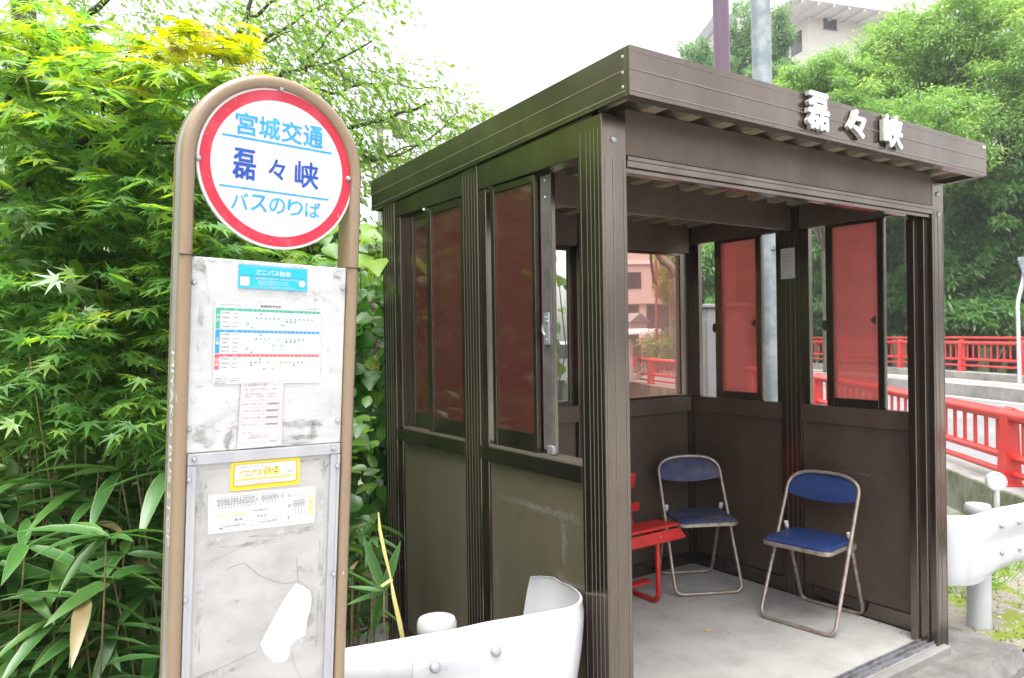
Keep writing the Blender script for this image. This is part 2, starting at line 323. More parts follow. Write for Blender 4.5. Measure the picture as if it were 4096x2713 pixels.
# ------------------------------------------------------------------ ground
struct('ground', MB().box(-120, 160, -60, 160, -1.4, -1.2), M['soil'])
g = MB(); g.add([(-40, .05, -.16), (.3, .05, -.16), (.3, 3.2, -.16), (-40, 3.2, -.16), (.3, 60, -.3), (-40, 60, -.3)], [(0, 1, 2, 3), (3, 2, 4, 5)])
struct('leaf_litter_ground', g, M['soil'])
struct('road', MB().box(-90, 120, -60, -.16, -.5, -.19), M['asphalt_front'])
# concrete base under the shelter, its edge broken and uneven
b = MB(); top = []
xs = np.linspace(-.32, 2.80, 70)
front = [(x, -.205+.012*math.sin(x*23)+.015*rng.normal()*.6, -.05) for x in xs]
ys = np.linspace(-.2, 2.2, 50)
right = [(2.80+.006*rng.normal(), y, -.05) for y in ys[1:]]
ring = front+right+[(-.32, 2.2, -.05)]
low = [(p[0]+(.03 if p[0] > 2.7 else 0), p[1]-(.035+.02*rng.random() if p[1] < -.1 else 0), -.125-.02*rng.random()) for p in ring]
low2 = [(p[0], p[1], -.5) for p in low]
b.loft([ring, low, low2], caps=False); b.f.append(tuple(range(len(ring))))
struct('base_slab', b, M['slab'])
fl = MB().box(.05, 2.40, .012, 1.86, -.2, 0.0); struct('shelter_floor', fl, M['concrete'])
struct('entrance_kerb', MB().box(.06, 2.40, -.035, .010, -.2, -.004), M['kerb'], bevel=.006)

# ------------------------------------------------------------------ bus shelter
SH = empty('bus_shelter', (1.2, .95, -.05), 'dark bronze bus shelter with sliding windows, open front and white raised characters on its fascia', 'bus shelter')
def P(name, mb, m, bevel=0., parent=SH, **k): return mb.build(name, m, parent, bevel, loc=(0, 0, 0), **k) if False else _P(name, mb, m, bevel, parent, **k)
def _P(name, mb, m, bevel, parent, smooth=False, label=None):
    off = SH.location
    mb.v = [(p[0]-off[0], p[1]-off[1], p[2]-off[2]) for p in mb.v]
    o = mb.build(name, m, parent, bevel, smooth)
    if label: o['label'] = label
    return o
W_, D_ = 2.45, 1.90
br, bi, bo = M['bronze'], M['bronze_in'], M['panel_out']
# posts: four corners, two mid posts
posts = [(0, .122, 0, .136), (2.335, W_, 0, .136), (0, .10, 1.745, D_), (2.37, W_, 1.77, D_), (0, .07, .864, 1.004), (2.40, W_, .865, 1.01)]
for i, (x0, x1, y0, y1) in enumerate(posts):
    p = P('post', MB().box(x0, x1, y0, y1, -.05, 2.50), br, .004)
    m = MB()
    if i in (0, 2, 4):           # thin raised beads on the outer side faces
        nb = {0: (.018, .04, .062, .084, .118), 2: (.03, .06, .09, .12), 4: (.02, .045, .07, .095, .12)}[i]
        for q in nb: m.box(x0-.002, x0+.001, y0+q, y0+q+.0016, -.04, 2.45)
    if i in (0, 1):
        for q in (.012, .052, .104): m.box(x0+q, x0+q+.0014, y0-.0016, y0+.001, -.04, 2.34)
    if i == 5:
        for q in (.03, .065, .10): m.box(x0-.002, x0+.001, y0+q, y0+q+.0016, .0, 2.3)
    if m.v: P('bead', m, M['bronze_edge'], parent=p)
for x, z in ((.058, 2.41), (2.385, 2.43), (2.39, 2.52-.2)): P('bolt', MB().dome((x, -.0005, z), (0, -1, 0), .013, .011), M['bolt'], smooth=True)
# front lintel, sliding door head, floor track
P('lintel', MB().box(.122, 2.335, .004, .045, 2.362, 2.535), bi, .003)
h = MB().box(.124, 2.333, -.006, .030, 2.342, 2.358).box(.124, 2.333, -.002, .006, 2.318, 2.342).box(.124, 2.333, .012, .018, 2.300, 2.342).box(.124, 2.333, .036, .075, 2.305, 2.361)
P('door_head_track', h, br, .0015)
P('floor_track', MB().box(.122, 2.34, .014, .10, -.03, .004).box(.122, 2.34, .020, .026, .004, .016).box(.122, 2.34, .050, .056, .004, .018).box(.122, 2.34, .082, .09, .004, .016), M['track'], .001)
P('header', MB().box(.072, 2.398, .915, .955, 2.350, 2.545), bi, .003)
# jambs beside the opening on the right post, stepped
P('door_jamb', MB().box(2.300, 2.334, .085, .128, .004, 2.30).box(2.317, 2.334, .04, .085, .004, 2.30), br, .003)
P('door_jamb', MB().box(.123, .138, .05, .125, .004, 2.30), br, .003)
def sash(y0, y1, z0, z1, x, t, fr_l, fr_r, fr_t, fr_b, glass, along='y', lab=None):
    """a sliding window: frame ring as part, pane as sub-part; spans y0..y1 at depth x (or x0..x1 at y when along='x')"""
    m = MB()
    def bx(a0, a1, c0, c1, dx=0.):
        if along == 'y': m.box(x-t/2-dx, x+t/2+dx, a0, a1, c0, c1)
        else: m.box(a0, a1, x-t/2-dx, x+t/2+dx, c0, c1)
    bx(y0, y0+fr_l, z0, z1); bx(y1-fr_r, y1, z0, z1)
    bx(y0+fr_l, y1-fr_r, z0, z0+fr_b, -.001); bx(y0+fr_l, y1-fr_r, z1-fr_t, z1, -.001)
    o = P('window_sash', m, br, .002, label=lab)
    g = MB(); e = .004
    if along == 'y': g.box(x-.002, x+.002, y0+fr_l-e, y1-fr_r+e, z0+fr_b-e, z1-fr_t+e)
    else: g.box(y0+fr_l-e, y1-fr_r+e, x-.002, x+.002, z0+fr_b-e, z1-fr_t+e)
    P('pane', g, glass, parent=o); return o
ZS0, ZS1 = 1.135, 1.20
# left wall, two bays
for (a, c) in ((.136, .864), (1.004, 1.745)):
    P('wall_panel', MB().box(.022, .034, a, c, .05, ZS0), bo, label='olive bronze lower panel with chalky scratches')
    P('panel_rail', MB().box(.012, .05, a, c, -.03, .09), br, .003)
    P('panel_jamb', MB().box(.008, .05, c-.055, c-.0005, .09, ZS0-.0005), br, .004)
    s = P('window_sill', MB().box(.000, .085, a+.001, c-.001, ZS0, ZS1), br, .003)
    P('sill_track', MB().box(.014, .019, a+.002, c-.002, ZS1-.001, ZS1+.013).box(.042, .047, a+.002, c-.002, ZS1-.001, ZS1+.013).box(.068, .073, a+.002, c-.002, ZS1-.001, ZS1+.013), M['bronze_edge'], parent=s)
    P('window_header', MB().box(.004, .075, a+.001, c-.001, 2.365, 2.50), br, .003)
    P('window_jamb', MB().box(.010, .075, c-.055, c-.0005, ZS1, 2.365), br, .004)
    P('window_jamb', MB().box(.030, .075, a+.0005, a+.022, ZS1, 2.365), br, .003)
sash(.44, .775, ZS1+.006, 2.362, .026, .022, .022, .028, .03, .085, M['pane_dark'], lab='front left sash with dark red pane and metal latch')
sl_ = sash(.362, .70, ZS1+.006, 2.362, .054, .022, .070, .028, .03, .085, M['pane_dark'])
P('latch_stile', MB().box(.040, .0445, .364, .430, ZS1+.03, 2.35), M['steel'], .001, parent=sl_)
k = MB().box(.030, .040, .372, .408, 1.66, 1.79); k.tube(arc((.032, .385, 1.725), Y, Z, .03, -1.2, 1.9, 9), .006, 8); k.dome((.032, .39, 1.77), (-1, 0, 0), .006, .004); k.dome((.032, .39, 1.68), (-1, 0, 0), .006, .004); k.dome((.039, .397, 2.26), (-1, 0, 0), .007, .005); k.dome((.039, .397, 2.33), (-1, 0, 0), .006, .005); k.box(.026, .042, .352, .39, 1.215, 1.25)
P('latch', k, M['bolt'], .002, parent=sl_, smooth=True)
sash(1.042-.036, 1.392, ZS1+.006, 2.362, .026, .022, .036, .048, .036, .085, M['pane_dark'])
sash(1.36, 1.69, ZS1+.006, 2.362, .054, .022, .03, .085, .03, .085, M['pane_dark'])
P('hook', MB().dome((.012, 1.40, 2.36), (-1, 0, -.5), .008, .012), M['whiteplastic'], smooth=True)
# right wall, two bays
for (a, c) in ((.136, .865), (1.01, 1.77)):
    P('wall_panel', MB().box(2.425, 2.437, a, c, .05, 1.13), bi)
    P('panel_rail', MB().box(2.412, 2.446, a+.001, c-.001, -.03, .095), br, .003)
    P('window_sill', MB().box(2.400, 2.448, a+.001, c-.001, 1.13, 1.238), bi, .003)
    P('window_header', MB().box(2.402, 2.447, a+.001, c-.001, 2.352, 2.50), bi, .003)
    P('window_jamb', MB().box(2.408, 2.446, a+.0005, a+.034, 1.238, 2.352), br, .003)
    P('window_jamb', MB().box(2.408, 2.446, c-.062, c-.030, 1.238, 2.352).box(2.414, 2.44, c-.030, c-.0005, 1.238, 2.352), br, .003)
for (a, c, g0, g1) in ((.309, .683, .045, .048), (1.153, 1.553, .05, .055)):
    o = sash(a, c, 1.240, 2.351, 2.414, .02, g0, g1, .02, .05, M['pane_red'])
    sash(a+.012, c-.012, 1.240, 2.351, 2.437, .018, g0-.01, g1-.01, .02, .05, M['pane_pink'])
    k = MB().prism([(2.403, c-.005, 1.77), (2.403, c+.022, 1.762), (2.403, c+.028, 1.72), (2.403, c+.012, 1.70), (2.403, c-.005, 1.71)], (.012, 0, 0))
    k.prism([(2.398, a+.058, 1.785), (2.398, a+.088, 1.76), (2.398, a+.058, 1.735)], (.012, 0, 0))
    P('latch', k, M['tyre'], .002, parent=o)
    P('edge_strip', MB().box(2.400, 2.404, a+.002, a+.008, 1.25, 2.34), M['steel'], parent=o)
# back wall: window, centre post, window
for (a, c, gl) in ((.10, 1.315, 'pane_grey'), (1.375, 2.37, 'pane_pink')):
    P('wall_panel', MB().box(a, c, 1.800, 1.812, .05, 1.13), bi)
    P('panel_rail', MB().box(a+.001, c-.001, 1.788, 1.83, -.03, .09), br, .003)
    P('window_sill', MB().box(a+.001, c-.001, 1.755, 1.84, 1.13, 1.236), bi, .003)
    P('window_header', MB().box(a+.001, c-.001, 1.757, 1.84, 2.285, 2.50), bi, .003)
    if a < 1:
        sash(a+.02, .72, 1.238, 2.284, 1.79, .024, .04, .04, .03, .03, M[gl], 'x'); sash(.70, c-.002, 1.238, 2.284, 1.815, .024, .04, .04, .03, .03, M[gl], 'x')
    else:
        sash(a+.003, c-.003, 1.238, 2.284, 1.79, .026, .02, .075, .02, .02, M[gl], 'x')
P('post', MB().box(1.316, 1.374, 1.765, 1.86, -.03, 2.50), br, .003)
# roof: fascia boards all round, corrugated sheet between them, front drip lip
sl = -.035; yb = 2.02; y0 = -.165; x0, x1 = -.012, 2.572
zt = lambda y: 2.690+sl*(y-y0)
zb = lambda y: 2.516+sl*(y-y0)
f = MB()
f.prism([(x0, y0, zb(y0)), (x1, y0, zb(y0)), (x1, y0, zt(y0)), (x0, y0, zt(y0))], (0, .02, 0)); RF = P('front_fascia', f, br, .0025)
m = MB()
for z in (2.607, 2.535): m.box(x0+.001, x1-.001, y0-.003, y0+.001, z-.002, z+.002)
m.box(x0+.001, x1-.001, y0-.0015, y0+.0, 2.668, 2.6694)
P('fascia_bead', m, M['bronze_edge'], parent=RF)  # groove highlights put into the paler bead colour
for xa, xb, face in ((x0, x0+.02, x0), (x1-.02, x1, x1)):
    f = MB().prism([(xa, y0+.0202, zb(y0)), (xa, yb, zb(yb)), (xa, yb, zt(yb)), (xa, y0+.0202, zt(y0))], (xb-xa, 0, 0)); o = P('side_fascia', f, br, .0025)
    m = MB(); s_ = -1 if face == x0 else 1
    for dz in (.092, .020):
        m.prism([(face-.0005*s_, y0+.022, zb(y0)+dz-.002), (face-.0005*s_, yb, zb(yb)+dz-.002), (face-.0005*s_, yb, zb(yb)+dz+.002), (face-.0005*s_, y0+.022, zb(y0)+dz+.002)], (.003*s_, 0, 0))
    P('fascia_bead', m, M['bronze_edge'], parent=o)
    if s_ < 0:
        for dz in (.035, .085, .14): P('screw', MB().dome((face, y0+.035, zb(y0)+dz), (-1, 0, 0), .006, .004), M['bolt'], parent=o, smooth=True)
P('back_fascia', MB().prism([(x0+.02, yb-.02, zb(yb)), (x1-.02, yb-.02, zb(yb)), (x1-.02, yb-.02, zt(yb)), (x0+.02, yb-.02, zt(yb))], (0, .02, 0)), br, .0025)
prof = []; n = 13; pw = (x1-x0-.044)/n
for i in range(n):
    a = x0+.022+i*pw
    prof += [(a, .0), (a+pw*.36, .0), (a+pw*.5, .075), (a+pw*.86, .075)]
prof.append((x1-.022, .0))
rs = MB(); rings = []
for y in (y0+.021, yb-.021): rings.append([(x, y, zb(y)+.028+z) for x, z in prof])
rs.loft(rings, closed=False); P('roof_sheet', rs, M['soffit'])
P('lip', MB().prism([(x0+.021, y0+.0205, 2.517), (x1-.021, y0+.0205, 2.517), (x1-.021, y0+.0505, 2.517), (x0+.021, y0+.0505, 2.517)], (0, 0, .004)), br)
P('roof_beam', MB().box(.03, 2.42, .05, .09, 2.501, 2.528).box(.03, 2.42, 1.80, 1.85, 2.44, 2.458), br)
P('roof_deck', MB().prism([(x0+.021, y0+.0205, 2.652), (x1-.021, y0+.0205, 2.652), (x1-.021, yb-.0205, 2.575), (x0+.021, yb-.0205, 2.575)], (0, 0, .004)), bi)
# raised characters
for ch, cx, cz, ww, hh in (('磊', 1.033, 2.617, .140, .148), ('々', 1.314, 2.606, .128, .115), ('峡', 1.607, 2.613, .150, .142)):
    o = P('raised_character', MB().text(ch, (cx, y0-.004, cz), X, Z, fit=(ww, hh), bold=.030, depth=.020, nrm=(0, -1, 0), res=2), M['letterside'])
    P('character_face', MB().text(ch, (cx, y0-.0242, cz), X, Z, fit=(ww, hh), bold=.030, depth=.003, nrm=(0, -1, 0), res=3), M['cap'], parent=o)
P('maker_plate', MB().box(2.53, 2.56, y0-.002, y0+.001, 2.662, 2.675), M['paper'])
# chalky scrapes on the panels (paint worn through)
def scrape(name, c, u, v, n, sx, sy, m, nrm, seed, parent):
    r = np.random.default_rng(seed); q = MB(); c, u, v, nn = Vector(c), Vector(u), Vector(v), Vector(nrm)
    for _ in range(n):
        a, b_ = r.normal()*sx, r.normal()*sy; l, t = abs(r.normal())*.006+.0015, .0006+.0011*r.random(); th = (1.57 if sy > sx*.5 else .0)+r.normal()*.45
        if abs(a) > 2*sx or abs(b_) > 2*sy: continue
        d = u*math.cos(th)+v*math.sin(th); e = u*-math.sin(th)+v*math.cos(th); p = c+u*a+v*b_+nn*.0006
        q.quad(p-d*l-e*t*.3, p-e*t, p+d*l+e*t*.2, p+e*t)
    P(name, q, m, parent=parent)
M['scrape'] = mat('chalky_scrape', (.21, .205, .18), .8)
lw = [o for o in SH.children if o.name.startswith('wall_panel')]
scrape('scrape', (.022, .45, .985), Y, Z, 420, .14, .009, M['scrape'], (-1, 0, 0), 1, lw[0]); scrape('scrape', (.022, .77, .62), Y, Z, 90, .007, .05, M['scrape'], (-1, 0, 0), 2, lw[0])
scrape('scrape', (.022, .28, .88), Y, Z, 110, .010, .05, M['scrape'], (-1, 0, 0), 6, lw[0])
scrape('scrape', (.022, 1.62, .22), Y, Z, 600, .05, .10, M['scrape'], (-1, 0, 0), 3, lw[1])
scrape('scrape', (2.425, .50, .845), Y, Z, 60, .09, .003, M['scrape'], (-1, 0, 0), 4, lw[2]); scrape('scrape', (2.425, 1.45, .72), Y, Z, 20, .07, .004, M['scrape'], (-1, 0, 0), 5, lw[3])

# ------------------------------------------------------------------ notice stuck on the right mid post
NO = empty('notice_sheet', (2.397, .945, 2.14), 'white printed notice sheet stuck on the mid post inside the shelter', 'notice')
MB().box(-.0008, .0008, -.052, .052, -.098, .098).build('sheet', M['paper'], NO)
t = MB(); U = Vector((0, -1, 0)); r = np.random.default_rng(5)
t.text('お 願 い', (-.0016, 0, .082), U, Z, fit=(.04, .010)); 
for i, ln in enumerate(['待合所は皆様で使う場所です', 'きれいにご利用ください', '喫煙はご遠慮ください', 'ゴミは各自お持ち帰り', 'ください', '落書きはおやめください', 'ご協力をお願いします']):
    t.text(ln, (-.0016, .008-(len(ln) < 8)*-.01, .062-i*.0165), U, Z, size=.0066)
t.text('宮城交通', (-.0016, -.012, -.078), U, Z, size=.009)
t.build('print', M['ink'], NO)

# ------------------------------------------------------------------ folding chairs
def chair(loc, rz, label, seatm, backm):
    """a folding tube chair facing -Y; origin on the floor at its middle"""
    R = empty('folding_chair', loc, label, 'chair', 'blue folding chairs inside the shelter', rz); R.scale = (1.07, 1.04, 1.07)
    hw = .205; r = .0105
    # main loop: floor bar in front, up and back to the arched backrest
    A = lambda x, s: Vector((x, -.215+.37*s, .0115+.775*s))     # s=0 floor, s=1 top
    loop = [A(-hw, 0), A(hw, 0), A(hw*1.02, .80), A(hw*.80, .97), A(.0, 1.0), A(-hw*.80, .97), A(-hw*1.02, .80)]
    path = []
    path += rounded([A(0, 0), A(hw*1.03, 0), A(hw, .86)], .055, 7)
    top = []
    for i in range(15):
        th = math.pi*i/14; x = hw*math.copysign(abs(math.cos(th))**.70, math.cos(th)); top.append(A(x, .875+.125*math.sin(th)**.85 if i not in (0, 14) else .875))
    path += top
    path += rounded([A(-hw, .86), A(-hw*1.03, 0), A(0, 0)], .055, 7)[:-1]
    MB().tube(path, r, 10, closed=True).build('main_frame', M['chairtube'], R, smooth=True)
    # rear legs loop
    hr = hw-.024; B = lambda x, s: Vector((x, .212-.17*s, .0115+.47*s))
    o = MB().tube(rounded([B(hr, 1), B(hr, 0), B(-hr, 0), B(-hr, 1)], .05, 7), .010, 10).build('rear_legs', M['chairtube'], R, smooth=True)
    for x in (hr, -hr): MB().tube([B(x, .97), B(x, 1.035)], .0122, 10).build('end_cap', M['whiteplastic'], o, .002, smooth=True)
    b = MB()
    for s in (-1, 1): b.obox((s*(hw-.010), .05, .405), (X, Vector((0, .94, .34)), Vector((0, -.34, .94))), (.003, .045, .012)); b.dome((s*hw, A(0, .52).y, A(0, .52).z), (s, 0, 0), .012, .008)
    b.build('pivot_bracket', M['chairtube'], R, .001)
    # seat pan (metal rim) and cushion
    def ring(k, z, yb=.125, yf=-.235):
        p = rounded([(-.188*k, yb, 0), (.188*k, yb, 0), (.196*k, yf*k, 0), (-.196*k, yf*k, 0)], .06, 6, True)
        return [Vector((q.x, q.y, z+.03*max(0, -q.y)*.5+.008)) for q in p]
    MB().loft([ring(.97, .405), ring(1, .409), ring(1, .424), ring(.985, .428)]).build('seat_rim', M['chairtube'], R, smooth=True)
    MB().loft([ring(.97, .427), ring(.972, .438), ring(.93, .446), ring(.5, .447)]).build('seat', seatm, R, smooth=True)
    # curved back pad
    fr, bk = [], []; nx, nz = 13, 7; q = MB()
    grid = {}
    for i in range(nx):
        x = -hw*.955+2*hw*.955*i/(nx-1); a = abs(x)/hw
        top_s = .868+.118*max(0, 1-a**2.8)**.6; bot_s = .835-.035*(1-a**2)
        for j in range(nz):
            s = bot_s+(top_s-bot_s)*j/(nz-1); p = A(x, s); bow = .026*(1-a*a); puff = .012*math.sin(math.pi*j/(nz-1))*(1-a**6)
            for side in (0, 1): grid[i, j, side] = len(q.v); q.v.append((p.x, p.y+bow+(-.008-puff if side == 0 else .008), p.z))
    for i in range(nx-1):
        for j in range(nz-1):
            q.f.append((grid[i, j, 0], grid[i+1, j, 0], grid[i+1, j+1, 0], grid[i, j+1, 0])); q.f.append((grid[i, j, 1], grid[i, j+1, 1], grid[i+1, j+1, 1], grid[i+1, j, 1]))
    for i in range(nx-1):
        for j in (0, nz-1): a, b_ = (i, i+1) if j == 0 else (i+1, i); q.f.append((grid[a, j, 0], grid[a, j, 1], grid[b_, j, 1], grid[b_, j, 0]))
    q.build('backrest', backm, R, smooth=True)
    return R
chair((2.160, .625, 0), math.radians(-90)+.13, 'blue folding chair nearer the open front, standing against the right wall', M['blue'], M['blue'])
chair((2.065, 1.45, 0), math.radians(-27), 'dusty blue folding chair in the back corner beside the red bench', M['bluedirty'], M['bluedirty'])

# ------------------------------------------------------------------ red bench along the back wall
BE = empty('slatted_bench', (1.05, 1.42, 0), 'red painted slatted bench on bent tube legs inside the shelter', 'bench')
xl, xr = .30, 1.755
def BP(name, mb, m, **k): 
    mb.v = [(p[0]-1.05, p[1]-1.42, p[2]) for p in mb.v]; return mb.build(name, m, BE, **k)
for (yc, zc, hw2, tilt) in ((1.285, .432, .036, .75), (1.360, .478, .045, -.03), (1.465, .468, .045, -.05)):
    ax = (X, Vector((0, math.cos(tilt), math.sin(tilt))), Vector((0, -math.sin(tilt), math.cos(tilt))))
    s = BP('seat_slat', MB().obox(((xl+xr)/2, yc, zc), ax, ((xr-xl)/2, hw2, .009)), M['benchred'], bevel=.004)
    for xx in (.55, 1.56):
        q = MB().dome(Vector((xx, yc, zc))+ax[2]*.009, ax[2], .007, .003); q.v = [(p[0]-1.05, p[1]-1.42, p[2]) for p in q.v]; q.build('screw', M['bolt'], s)
for zc, yc in ((.56, 1.585), (.725, 1.625)): BP('back_slat', MB().obox(((xl+1.665)/2, yc, zc), (X, Vector((0, -.24, .97)), Vector((0, .97, .24))), ((1.665-xl)/2, .052 if zc > .6 else .028, .010)), M['benchred'], bevel=.004)
BP('lower_slat', MB().box(xl+.1, 1.60, 1.40, 1.47, .112, .128), M['benchred'], bevel=.004)
for xx in (.50, 1.577):
    pth = rounded([(xx, 1.62, .80), (xx, 1.57, .44), (xx, 1.33, .425), (xx, 1.325, .016), (xx, 1.60, .016)], .06, 7)
    BP('leg', MB().tube(pth, .0165, 12), M['benchred'], smooth=True)

# ------------------------------------------------------------------ bus stop sign (leaning a little)
o_, u_, w_, n_ = [Vector(v) for v in ((-1.1797, -.0486, 2.1508), (.9974, .0660, -.0304), (.0334, -.0455, .9984), (.0645, -.9968, -.0476))]
H0 = 2.30
BS = empty('bus_stop_sign', o_-w_*H0, 'tan arched bus stop sign with round red and white disc and timetable boards', 'bus stop')
BS.matrix_world = Matrix(((u_.x, -n_.x, w_.x, BS.location.x), (u_.y, -n_.y, w_.y, BS.location.y), (u_.z, -n_.z, w_.z, BS.location.z), (0, 0, 0, 1)))
def L3(a, b, n=0.): return Vector((a, -n, b+H0))        # local: across, up from disc centre, towards the viewer
def SP(name, mb, m, parent=BS, **k): return mb.build(name, m, parent, **k)
cxo, rad = -.006, .224
# frame: rounded-front tan profile swept up, over the arch and down; grey recessed strip on the outside
def sweep(section):              # section: list of (out, depth) -> rings along the U path
    rings = []
    for zz in (-2.25, -1.6, -1.0, -.5, 0.): rings.append([L3(cxo-rad-q[0], zz, q[1]) for q in section])
    for i in range(1, 33):
        th = math.pi*i/32; rings.append([L3(cxo-(rad+q[0])*math.cos(th), (rad+q[0])*math.sin(th), q[1]) for q in section])
    for zz in (-.5, -1.0, -1.6, -2.25): rings.append([L3(cxo+rad+q[0], zz, q[1]) for q in section])
    return rings
sec = [(-.015, -.060), (-.015, .003), (-.013, .012), (-.007, .018), (.001, .0205), (.010, .018), (.016, .012), (.019, .003), (.019, .000), (.0142, .000), (.0142, -.052), (.019, -.052), (.019, -.060)]
SP('arch_frame', MB().loft(sweep(sec)), M['tan'], smooth=True)
st = [(.0144, -.0005), (.0162, -.0005), (.0162, -.0515), (.0144, -.0515)]
ss = SP('side_strip', MB().loft(sweep(st)), M['greystrip'])
t = MB(); t.text('MIYAKO BUS STOP', L3(cxo-rad-.0168, -.735, -.024), Vector((0, 0, -1)), Vector((0, -1, 0)), fit=(.490, .030), bold=.012)
SP('lettering', t, M['lettgrey'], ss)
m = MB()
for zz, s in ((-.247, -1), (-.247, 1)): m.box(cxo+s*rad-.0175, cxo+s*rad+.0205, -.0215, .0, H0+zz-.0012, H0+zz+.0012)
SP('joint', m, M['tyre'])
# disc
dk = MB().loft([[L3(r_*math.cos(k*math.pi/48), r_*math.sin(k*math.pi/48), nn) for k in range(96)] for r_, nn in ((.211, -.006), (.213, -.004), (.213, .003), (.211, .005))])
DK = SP('disc', dk, M['signwhite'])
rg = MB(); ring_a = [L3(.206*math.cos(k*math.pi/48), .206*math.sin(k*math.pi/48), .0058) for k in range(96)]; ring_b = [L3(.179*math.cos(k*math.pi/48), .179*math.sin(k*math.pi/48), .0058) for k in range(96)]
rg.v = [tuple(p) for p in ring_a+ring_b]; rg.f = [(k, (k+1) % 96, 96+(k+1) % 96, 96+k) for k in range(96)]
SP('red_ring', rg, M['signred'], DK)
UU, WW = Vector((1, 0, 0)), Vector((0, 0, 1))
t = MB()
for i, ch in enumerate('宮城交通'): t.text(ch, L3(-.0915+i*.0605, .103, .0062), UU, WW, fit=(.055, .056), bold=.022)
t.quad(L3(-.152, .0635, .0062), L3(.145, .0635, .0062), L3(.145, .0690, .0062), L3(-.152, .0690, .0062))
t.quad(L3(-.156, -.0655, .0062), L3(.141, -.0655, .0062), L3(.141, -.0605, .0062), L3(-.156, -.0605, .0062))
for i, ch in enumerate('バスのりば'): t.text(ch, L3(-.103+i*.0495, -.097, .0062), UU, WW, fit=(.043, .042), bold=.014)
SP('company_lettering', t, M['cyan'], DK)
t = MB()
for ch, cx, cz, ww, hh in (('磊', -.094, -.001, .058, .076), ('々', -.008, -.002, .043, .052), ('峡', .075, -.004, .066, .070)): t.text(ch, L3(cx, cz, .0062), UU, WW, fit=(ww, hh), bold=.018)
SP('stop_name_lettering', t, M['navy'], DK)
m = MB(); r = np.random.default_rng(11)     # fine crazing in the disc's face
for _ in range(150):
    a, rr = r.random()*6.28, .175*math.sqrt(r.random()); p = np.array([rr*math.cos(a), rr*math.sin(a)]); th = r.random()*6.28
    for _k in range(6):
        q = p+.011*np.array([math.cos(th), math.sin(th)]); nn = np.array([-math.sin(th), math.cos(th)])*.00022
        if np.hypot(*q) > .178: break
        m.quad(L3(*(p-nn), .0055), L3(*(q-nn), .0055), L3(*(q+nn), .0055), L3(*(p+nn), .0055)); p = q; th += r.normal()*.5
M['craze'] = mat('fine_crazing', (.40, .40, .39), .6)
SP('crazing', m, M['craze'], DK)
for a, b_ in ((-.005, .212), (.196, .004), (-.209, -.004)): SP('bolt', MB().dome(L3(a, b_, .004), (0, -1, 0), .0085, .012), M['bolt'], smooth=True)
# boards
UB = SP('upper_board', MB().box(-.217, .201, -.004, .006, H0-.745, H0-.249), M['boardwhite'], bevel=.002)
CB = SP('cross_bar', MB().box(-.214, .199, -.010, .004, H0-.776, H0-.7465), M['alu'], bevel=.002)
LB = SP('lower_board', MB().box(-.212, .198, .000, .008, H0-2.05, H0-.777), M['film'])
SP('board_rail', MB().box(-.214, -.192, -.008, .0, H0-2.05, H0-.7775).box(-.214, -.206, -.011, -.008, H0-2.05, H0-.7775), M['alu'], bevel=.0015)
SP('board_rail', MB().box(.172, .199, -.008, .0, H0-2.05, H0-.7775).box(.191, .199, -.011, -.008, H0-2.05, H0-.7775), M['alu'], bevel=.0015)
for a, b_ in ((-.210, -.314), (.191, -.307), (.189, -.683), (-.212, -.684), (-.198, -.761), (.178, -.761), (.191, -.812), (-.210, -.812), (-.210, -1.117), (.191, -1.122), (.190, -1.50)): SP('screw', MB().dome(L3(a, b_, .0065 if b_ > -.74 else .0102), (0, -1, 0), .0068, .008), M['bolt'], smooth=True)
def patch(mb, cx, cz, rx, rz, n, seed, rag=.35, off=.0068, pts=None):   # ragged flat patch
    r = np.random.default_rng(seed); ps = []
    for k in range(n):
        a = 2*math.pi*k/n; q = 1+rag*(r.random()-.5)*2
        ps.append(L3(cx+rx*q*math.cos(a)*min(1.2, abs(math.cos(a))**-.3 if abs(math.cos(a)) > .1 else 1.2), cz+rz*q*math.sin(a)*min(1.2, abs(math.sin(a))**-.3 if abs(math.sin(a)) > .1 else 1.2), off))
    o = len(mb.v); mb.v.append(tuple(L3(cx, cz, off))); mb.v += [tuple(p) for p in ps]
    mb.f += [(o, o+1+k, o+1+(k+1) % n) for k in range(n)]
# old glue lines, torn edges and grime
m = MB(); r = np.random.default_rng(3)
for k in range(420):
    side = k % 6
    if side < 2: a, b_ = (-.185 if side == 0 else .165)+r.normal()*.010, -.27-.46*r.random()
    elif side == 2: a, b_ = -.20+.39*r.random(), -.258+r.normal()*.004
    elif side == 3: a, b_ = -.18+.1*r.random(), -.69+r.normal()*.025
    elif side == 4: a, b_ = -.15+.30*r.random(), -.60-.10*r.random()
    else: a, b_ = -.05+.2*r.random(), -.335+r.normal()*.008
    th = r.normal()*.6+(1.57 if side < 2 else 0); l = .003+.010*r.random(); t_ = .0002+.0007*r.random()**2
    d, e = (math.cos(th)*l, math.sin(th)*l), (-math.sin(th)*t_, math.cos(th)*t_)
    m.quad(L3(a-d[0], b_-d[1], .0064), L3(a+e[0], b_+e[1], .0064), L3(a+d[0], b_+d[1], .0064), L3(a-e[0], b_-e[1], .0064))
SP('grime_line', m, M['greystain'], UB)
m = MB()
for q in [(.075, -.684, .05, .008, 1), (.118, -.70, .006, .022, 2), (.055, -.722, .03, .006, 3), (.10, -.722, .025, .005, 4), (-.185, -.70, .010, .018, 5), (-.165, -.675, .015, .006, 6), (-.162, -.722, .012, .008, 7), (-.115, -.715, .010, .020, 8), (-.197, -.27, .010, .012, 9), (-.19, -.40, .004, .02, 10), (.172, -.275, .012, .004, 12), (.02, -.74, .08, .003, 14)]:
    patch(m, *q[:4], 26, q[4], .6, .0066)
SP('grime_patch', m, M['greystain'], UB)
